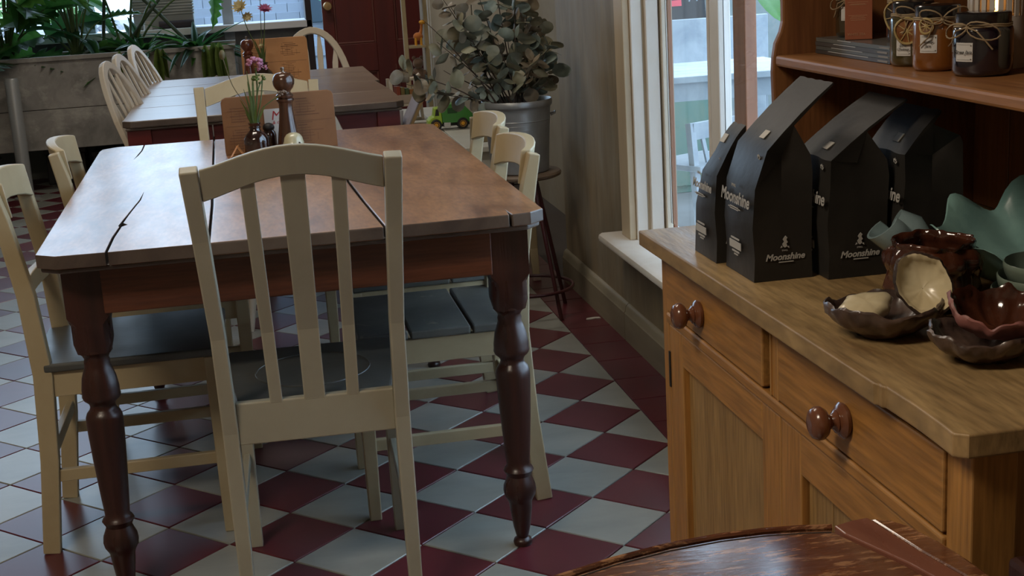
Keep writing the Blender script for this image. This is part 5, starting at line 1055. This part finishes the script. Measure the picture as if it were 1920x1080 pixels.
def bigplant(label, x, y, n, hmin, hmax, spread, seed, sc=1.0):
    r = random.Random(seed); lv = []
    for k in range(n):
        a = 2*PI*k/n+r.uniform(-.4,.4); h = r.uniform(hmin, hmax); sp = spread*r.uniform(.3,1)
        tip = Vector((sp*math.cos(a), sp*.45*math.sin(a)-.03, h)); d = Vector((math.cos(a), .6*math.sin(a)-.25, r.uniform(-.2,.45)))
        lv.append((r.choice(big) if r.random() < .75 else r.choice(plain), tip, d, r.uniform(-.7,.7), sc*r.uniform(.75,1.15)))
    return plant('split_leaf_plant', label, (x, y, .765), lv, group='split-leaf plants in the concrete trough')
bigplant('split-leaf plant at the far left end of the planter', -2.95, 4.18, 16, .10, .85, .45, 1)
bigplant('dense split-leaf plant in the planter above the steel post', -2.42, 4.16, 30, .04, .75, .42, 2)
bigplant('split-leaf plant in the planter behind the nearest bow-back chairs', -2.02, 4.22, 18, .05, .70, .28, 8, .8)
t = plant('leaning_stems_plant', 'tall plant with two crossing bare stems and high leaves in the planter', (-1.72,4.25,.765), [(big[0], (.42,-.05,.55), (.6,-.5,-.5), .3, .75), (big[2], (-.30,-.05,.75), (-.6,-.5,-.2), 0, .8), (plain[1], (.20,0,.80), (.5,-.4,.3), 0, 1), (big[3], (.52,-.06,.42), (.5,-.5,-.75), -.4, .62)])
for a, b in (((-.05,0,.0),(.30,-.02,.42)), ((.42,0,-.0),(.02,.0,.46)), ((-.15,0,0),(-.08,0,.5))): part('bare_stem', MB().tube([a, tuple((a[i]+b[i])/2+(.01 if i == 2 else 0) for i in range(3)), b], [.012,.011,.010], 8), mat('bare_green_stem', (.05,.075,.045), .6) if 'bare_green_stem' not in bpy.data.materials else bpy.data.materials['bare_green_stem'], t, smooth=True)
lv = []; r = random.Random(9)
for px_, lab in ((-1.62,'low strap-leaved plant in the planter, left one of two'),(-1.30,'low strap-leaved plant at the right end of the planter')):
    lv = []
    for k in range(46):
        a = r.uniform(0, 2*PI); el = r.uniform(.1,.8); lv.append((r.choice(strap), (.10*math.cos(a), .10*math.sin(a)*.6, 0), (math.cos(a)*math.cos(el), math.sin(a)*math.cos(el)*.6-.15, math.sin(el)), r.uniform(-.3,.3), r.uniform(.45,.85)))
    plant('strap_leaf_plant', lab, (px_, 4.14, .765), lv, group='strap-leaved plants in the concrete trough')
t = thing('trailing_plant', 'yellow-green broad leaves hanging over the front of the planter', 'plant', (-1.19,3.98,.80))
for k, (x, z, s_) in enumerate(((0,.03,.78),(.035,.03,.80),(-.05,.02,.6),(-.33,.02,.62),(-.30,.015,.42),(-.55,.02,.34))):
    place_leaf(t, strapy, (x, -.052-.004*k, z), (0,-.06,-1), .25*math.sin(k*2), s_*.95)
# ------------------------------------------------------------ outdoors, seen past the planter and through the window
grav = mat('pale_gravel', (.45,.46,.49), .8, var=(.25,.26,.28), vscale=14, bump=.5)
og_ = struct(part('ground_outside', MB().bb(-9, 9, 4.9, 16, -.3, -.10).bb(.8, 9, -7, 4.9, -.3, -.10), mat('courtyard_paving', (.24,.24,.24), .7, var=(.19,.19,.18), vscale=3)))
rock = thing('rockery_bed', 'bed of pale grey stones outside beyond the planter', 'stones', (-2.3,7.2,0))
part('bank', MB().prism([(0,-.1),(0,.45),(1.2,.85),(1.6,.85),(1.6,-.1)], -2.0, .78, lambda y_, z_, x_: (x_, y_, z_)), grav, rock)
r = random.Random(3); stm = MB(); stones = [MB().sphere((0,0,0), .075, 8, 6, (1.2,.9,.6), fn=lambda p, q=q: p*(1+.18*math.sin(9*p.x*8+q)*math.cos(p.y*60+q))).mesh('stone', grav) for q in range(3)]
for k in range(170):
    u = r.random(); o = link('stone', r.choice(stones), rock, (r.uniform(-1.9,.72), .05+u*1.1, .46+u*.38+.02), (r.uniform(0,3),r.uniform(0,3),r.uniform(0,3))); o.scale = [r.uniform(.7,1.4)]*3
hg = mat('bright_foliage', (.26,.48,.18), .6, var=(.40,.58,.28), vscale=6, rnd=.2)
def bush(label, loc, rx, rz, n, seed, mt=None, cat='bush'):
    t = thing('bush', label, cat, loc); r = random.Random(seed); m = MB()
    for i in range(n):
        d = Vector((r.gauss(0,1), r.gauss(0,1), abs(r.gauss(0,1)))).normalized(); q = r.uniform(.6,1); p = Vector((d.x*rx*q, d.y*rx*.6*q, d.z*rz*q)); s_ = r.uniform(.05,.10)
        a = Vector((r.uniform(-1,1), r.uniform(-1,1), r.uniform(-.3,1))).normalized(); b = a.orthogonal().normalized()
        k = len(m.v); m.v += [tuple(p-a*s_), tuple(p+b*s_*.4), tuple(p+a*s_), tuple(p-b*s_*.4)]; m.f.append((k,k+1,k+2,k+3))
    o = part('foliage', m, mt or hg, t); o['kind'] = 'stuff'; part('trunk', MB().tube([(0,0,0),(.02,0,rz*.5),(0,.02,rz*.8)], [.05,.04,.02], 8), twig, t)
bush('bright green bush beyond the stones, left one', (-3.05,9.9,-.1), .85, 1.35, 2000, 1); bush('bright green bush beyond the stones, right one', (-1.25,9.9,-.1), .85, 1.45, 2000, 2)
# house wall with shingles, and a dark panel
hw_ = thing('house', 'neighbouring house wall clad in pale blue-grey shingles', 'building', (-.55,7.4,-.1))
part('wall', MB().bb(-.9,1.1,.06,.2,0,4.2), mat('house_wall_backing', (.25,.28,.33), .8), hw_)
shm = mat('blue_grey_shingle', (.36,.41,.50), .6, rnd=.12); sme = MB().box((0,0,0), (.196,.012,.086), (.12,0,0)).mesh('shingle', shm); cnt = 0
for row in range(26):
    for k in range(11):
        z = .62+row*.075; x = -.88+(k+.5*(row % 2))*.2
        if x > 1.05: continue
        o = link('shingle', sme, hw_, (x, .048, z)); cnt += 1
part('dark_panel', MB().bb(.08,.42,-.03,.03,.86,3.0), mat('slate_blue_panel', (.05,.08,.11), .5), hw_, bevel=.01)
gm = mat('mint_green_rail', (.22,.62,.42), .5)
rl = thing('handrail', 'mint green handrail sloping down in front of the shingled wall', 'rail', (-.55,6.9,-.1)); part('bar', MB().bar([(-.75,0,1.55),(.85,0,.72)], .03, .045), gm, rl, bevel=.004); part('post', MB().bb(.62,.66,-.02,.02,0,.83), gm, rl); part('post', MB().bb(-.6,-.56,-.02,.02,0,1.46), gm, rl)
# things on the ledge of the opening
cr = thing('grey_crate', 'grey ribbed crate standing on the sill ledge beyond the planter', 'crate', (-1.50,4.66,.9055)); part('body', MB().bb(-.19,.19,-.07,.07,0,.20), pipe, cr, bevel=.01)
for k in range(6): part('rib', MB().bb(-.195,.195,-.076,.076,.085+k*.018,.093+k*.018), pipe, cr, bevel=.002)
rol = thing('rolled_mat', 'dark rolled mat lying on the sill ledge in front of the grey crate', 'mat', (-1.42,4.555,.9055)); part('roll', MB().tube([(-.11,0,.024),(.11,0,.024)], .024, 16), mat('dark_plum_fabric', (.06,.045,.05), .8), rol, smooth=40)
cu = thing('white_cup', 'white cup upside down on the sill ledge beside the rolled mat', 'cup', (-1.60,4.545,.9055)); part('cup', MB().lathe([(.002,0),(.030,0),(.024,.055),(.002,.056)], 24), cerw, cu, smooth=40)
# courtyard furniture seen through window 1
cwh = mat('courtyard_white_paint', (.40,.44,.47), .35, var=(.25,.29,.33), vscale=4)
ct = thing('courtyard_table', 'white painted table in the courtyard, seen through the window', 'table', (1.18,1.72,-.10))
for k in range(5): part('top_board', MB().bb(-.36,.42,-.36+k*.145,-.36+(k+1)*.145-.004,.735,.765), cwh, ct, bevel=.003)
for x, y in ((-.31,-.31),(.37,-.31),(-.31,.31),(.37,.31)): part('leg', MB().bb(x-.03,x+.03,y-.03,y+.03,0,.735), cwh, ct, bevel=.003)
part('apron', MB().bb(-.28,.34,-.325,-.30,.65,.734), cwh, ct)
gb = thing('green_cabinet', 'weathered mint green cabinet in the courtyard under the white table edge', 'cabinet', (1.18,2.72,-.10)); mintw = mat('weathered_mint_paint', (.12,.23,.19), .6, var=(.18,.25,.19), vscale=6, extra=((.12,.16,.13), 9, .6, .7, (1,1,1)))
part('carcass', MB().bb(-.30,.42,-.12,.30,0,.56), mintw, gb, bevel=.004); part('door', MB().bb(-.29,.05,-.135,-.121,.04,.53), mintw, gb, bevel=.003); part('door', MB().bb(.06,.41,-.135,-.121,.04,.53), mintw, gb, bevel=.003)
wb_ = thing('white_bench', 'white high-backed bench in the courtyard behind the table', 'bench', (1.55,3.5,-.10))
part('back', MB().bb(-.5,.7,.20,.24,.45,.885), cwh, wb_, bevel=.004); part('seat', MB().bb(-.5,.7,-.2,.20,.42,.45), cwh, wb_, bevel=.004); 
for x in (-.46,.66):
    for y in (-.17,.2): part('leg', MB().bb(x-.025,x+.025,y-.025,y+.025,0,.42), cwh, wb_)
cc = thing('courtyard_chair', 'white chair leaning in the courtyard close to the window', 'chair', (.93,.95,-.10), .5)
for s in (-1,1): part('leg', MB().bar([(s*.17,-.1,0),(s*.15,-.02,.62)], .03, .03), cwh, cc); part('leg', MB().bar([(s*.17,.22,0),(s*.15,.15,.42)], .03, .03), cwh, cc)
part('seat', MB().bb(-.18,.18,-.1,.22,.42,.445), cwh, cc, bevel=.004); part('back_rail', MB().bb(-.15,.15,-.04,-.015,.55,.62), cwh, cc)
for s in (-.09,0,.09): part('slat', MB().bar([(s,-.06,.45),(s,-.03,.56)], .02, .01), cwh, cc)
sg = thing('chalkboard_sign', 'black pavement sign with pale stickers beyond the white bench', 'sign', (1.92,4.5,-.10), .1); part('board', MB().bar([(0,0,0),(0,.18,1.25)], .5, .025), iron, sg, bevel=.004)
stc = MB(); sg2 = MB()
def sf(x, z): return (x, z*.144-.016, z)
for x, z, r_ in ((-.14,1.05,.055),(.0,1.02,.045)): stc.tube([(x+r_*math.cos(a), (z+r_*math.sin(a))*.144-.0165, z+r_*math.sin(a)) for a in [2*PI*i/16 for i in range(16)]], .008, 6, closed=True)
stc.tube([(.13,1.0*.144-.0165,.95),(.16,1.02*.144-.0165,1.03),(.19,1.0*.144-.0165,.95)], .007, 6); part('sticker', stc, cwh, sg); sg2.bar([(.0,.925*.144-.017,.925),(.0,.965*.144-.017,.965)], .14, .003); part('red_sticker', sg2, mat('red_sticker', (.6,.06,.08), .5), sg)
bp_ = thing('banana_plant', 'potted plant with broad ribbed leaves outside the window by the dresser', 'plant', (1.20,.55,-.10)); part('pot', MB().lathe([(.002,0),(.13,0),(.17,.28),(.15,.28),(.12,.02),(.002,.02)], 28), mat('terracotta', (.35,.13,.06), .7), bp_, smooth=40)
for (tip, d, s_, rl_) in (((.02,-.05,.62),(.15,-.35,-.9),.95,.6), ((.10,.05,.85),(.6,-.3,.1),1.1,.4), ((-.10,.02,1.15),(-.4,-.3,.5),1.1,.2), ((.0,.1,1.0),(.1,.5,.5),1.1,0)):
    part('stem', MB().tube([(0,0,.2),(tip[0]*.5,tip[1]*.5,tip[2]*.8),tip], [.018,.014,.010], 8), stemg, bp_, smooth=True); place_leaf(bp_, plain[0] if s_ < 1 else plain[1], tip, d, rl_, s_*1.6)
pst = thing('courtyard_post', 'orange-brown timber post outside the window', 'post', (.425,-.86,-.10)); part('post', MB().bb(-.018,.018,-.05,.05,0,2.6), brownwood, pst, bevel=.003); part('foot_block', MB().bb(-.03,.03,-.065,.065,0,.08), brownwood, pst)
fb = struct(part('courtyard_wall', MB().bb(.8, 4.5, 6.0, 6.2, -.1, 1.15), mat('pale_courtyard_wall', (.24,.27,.26), .7, var=(.19,.22,.21), vscale=3)))
bush('green bush behind the courtyard wall', (2.0,7.6,-.1), 1.3, 1.9, 1500, 4)
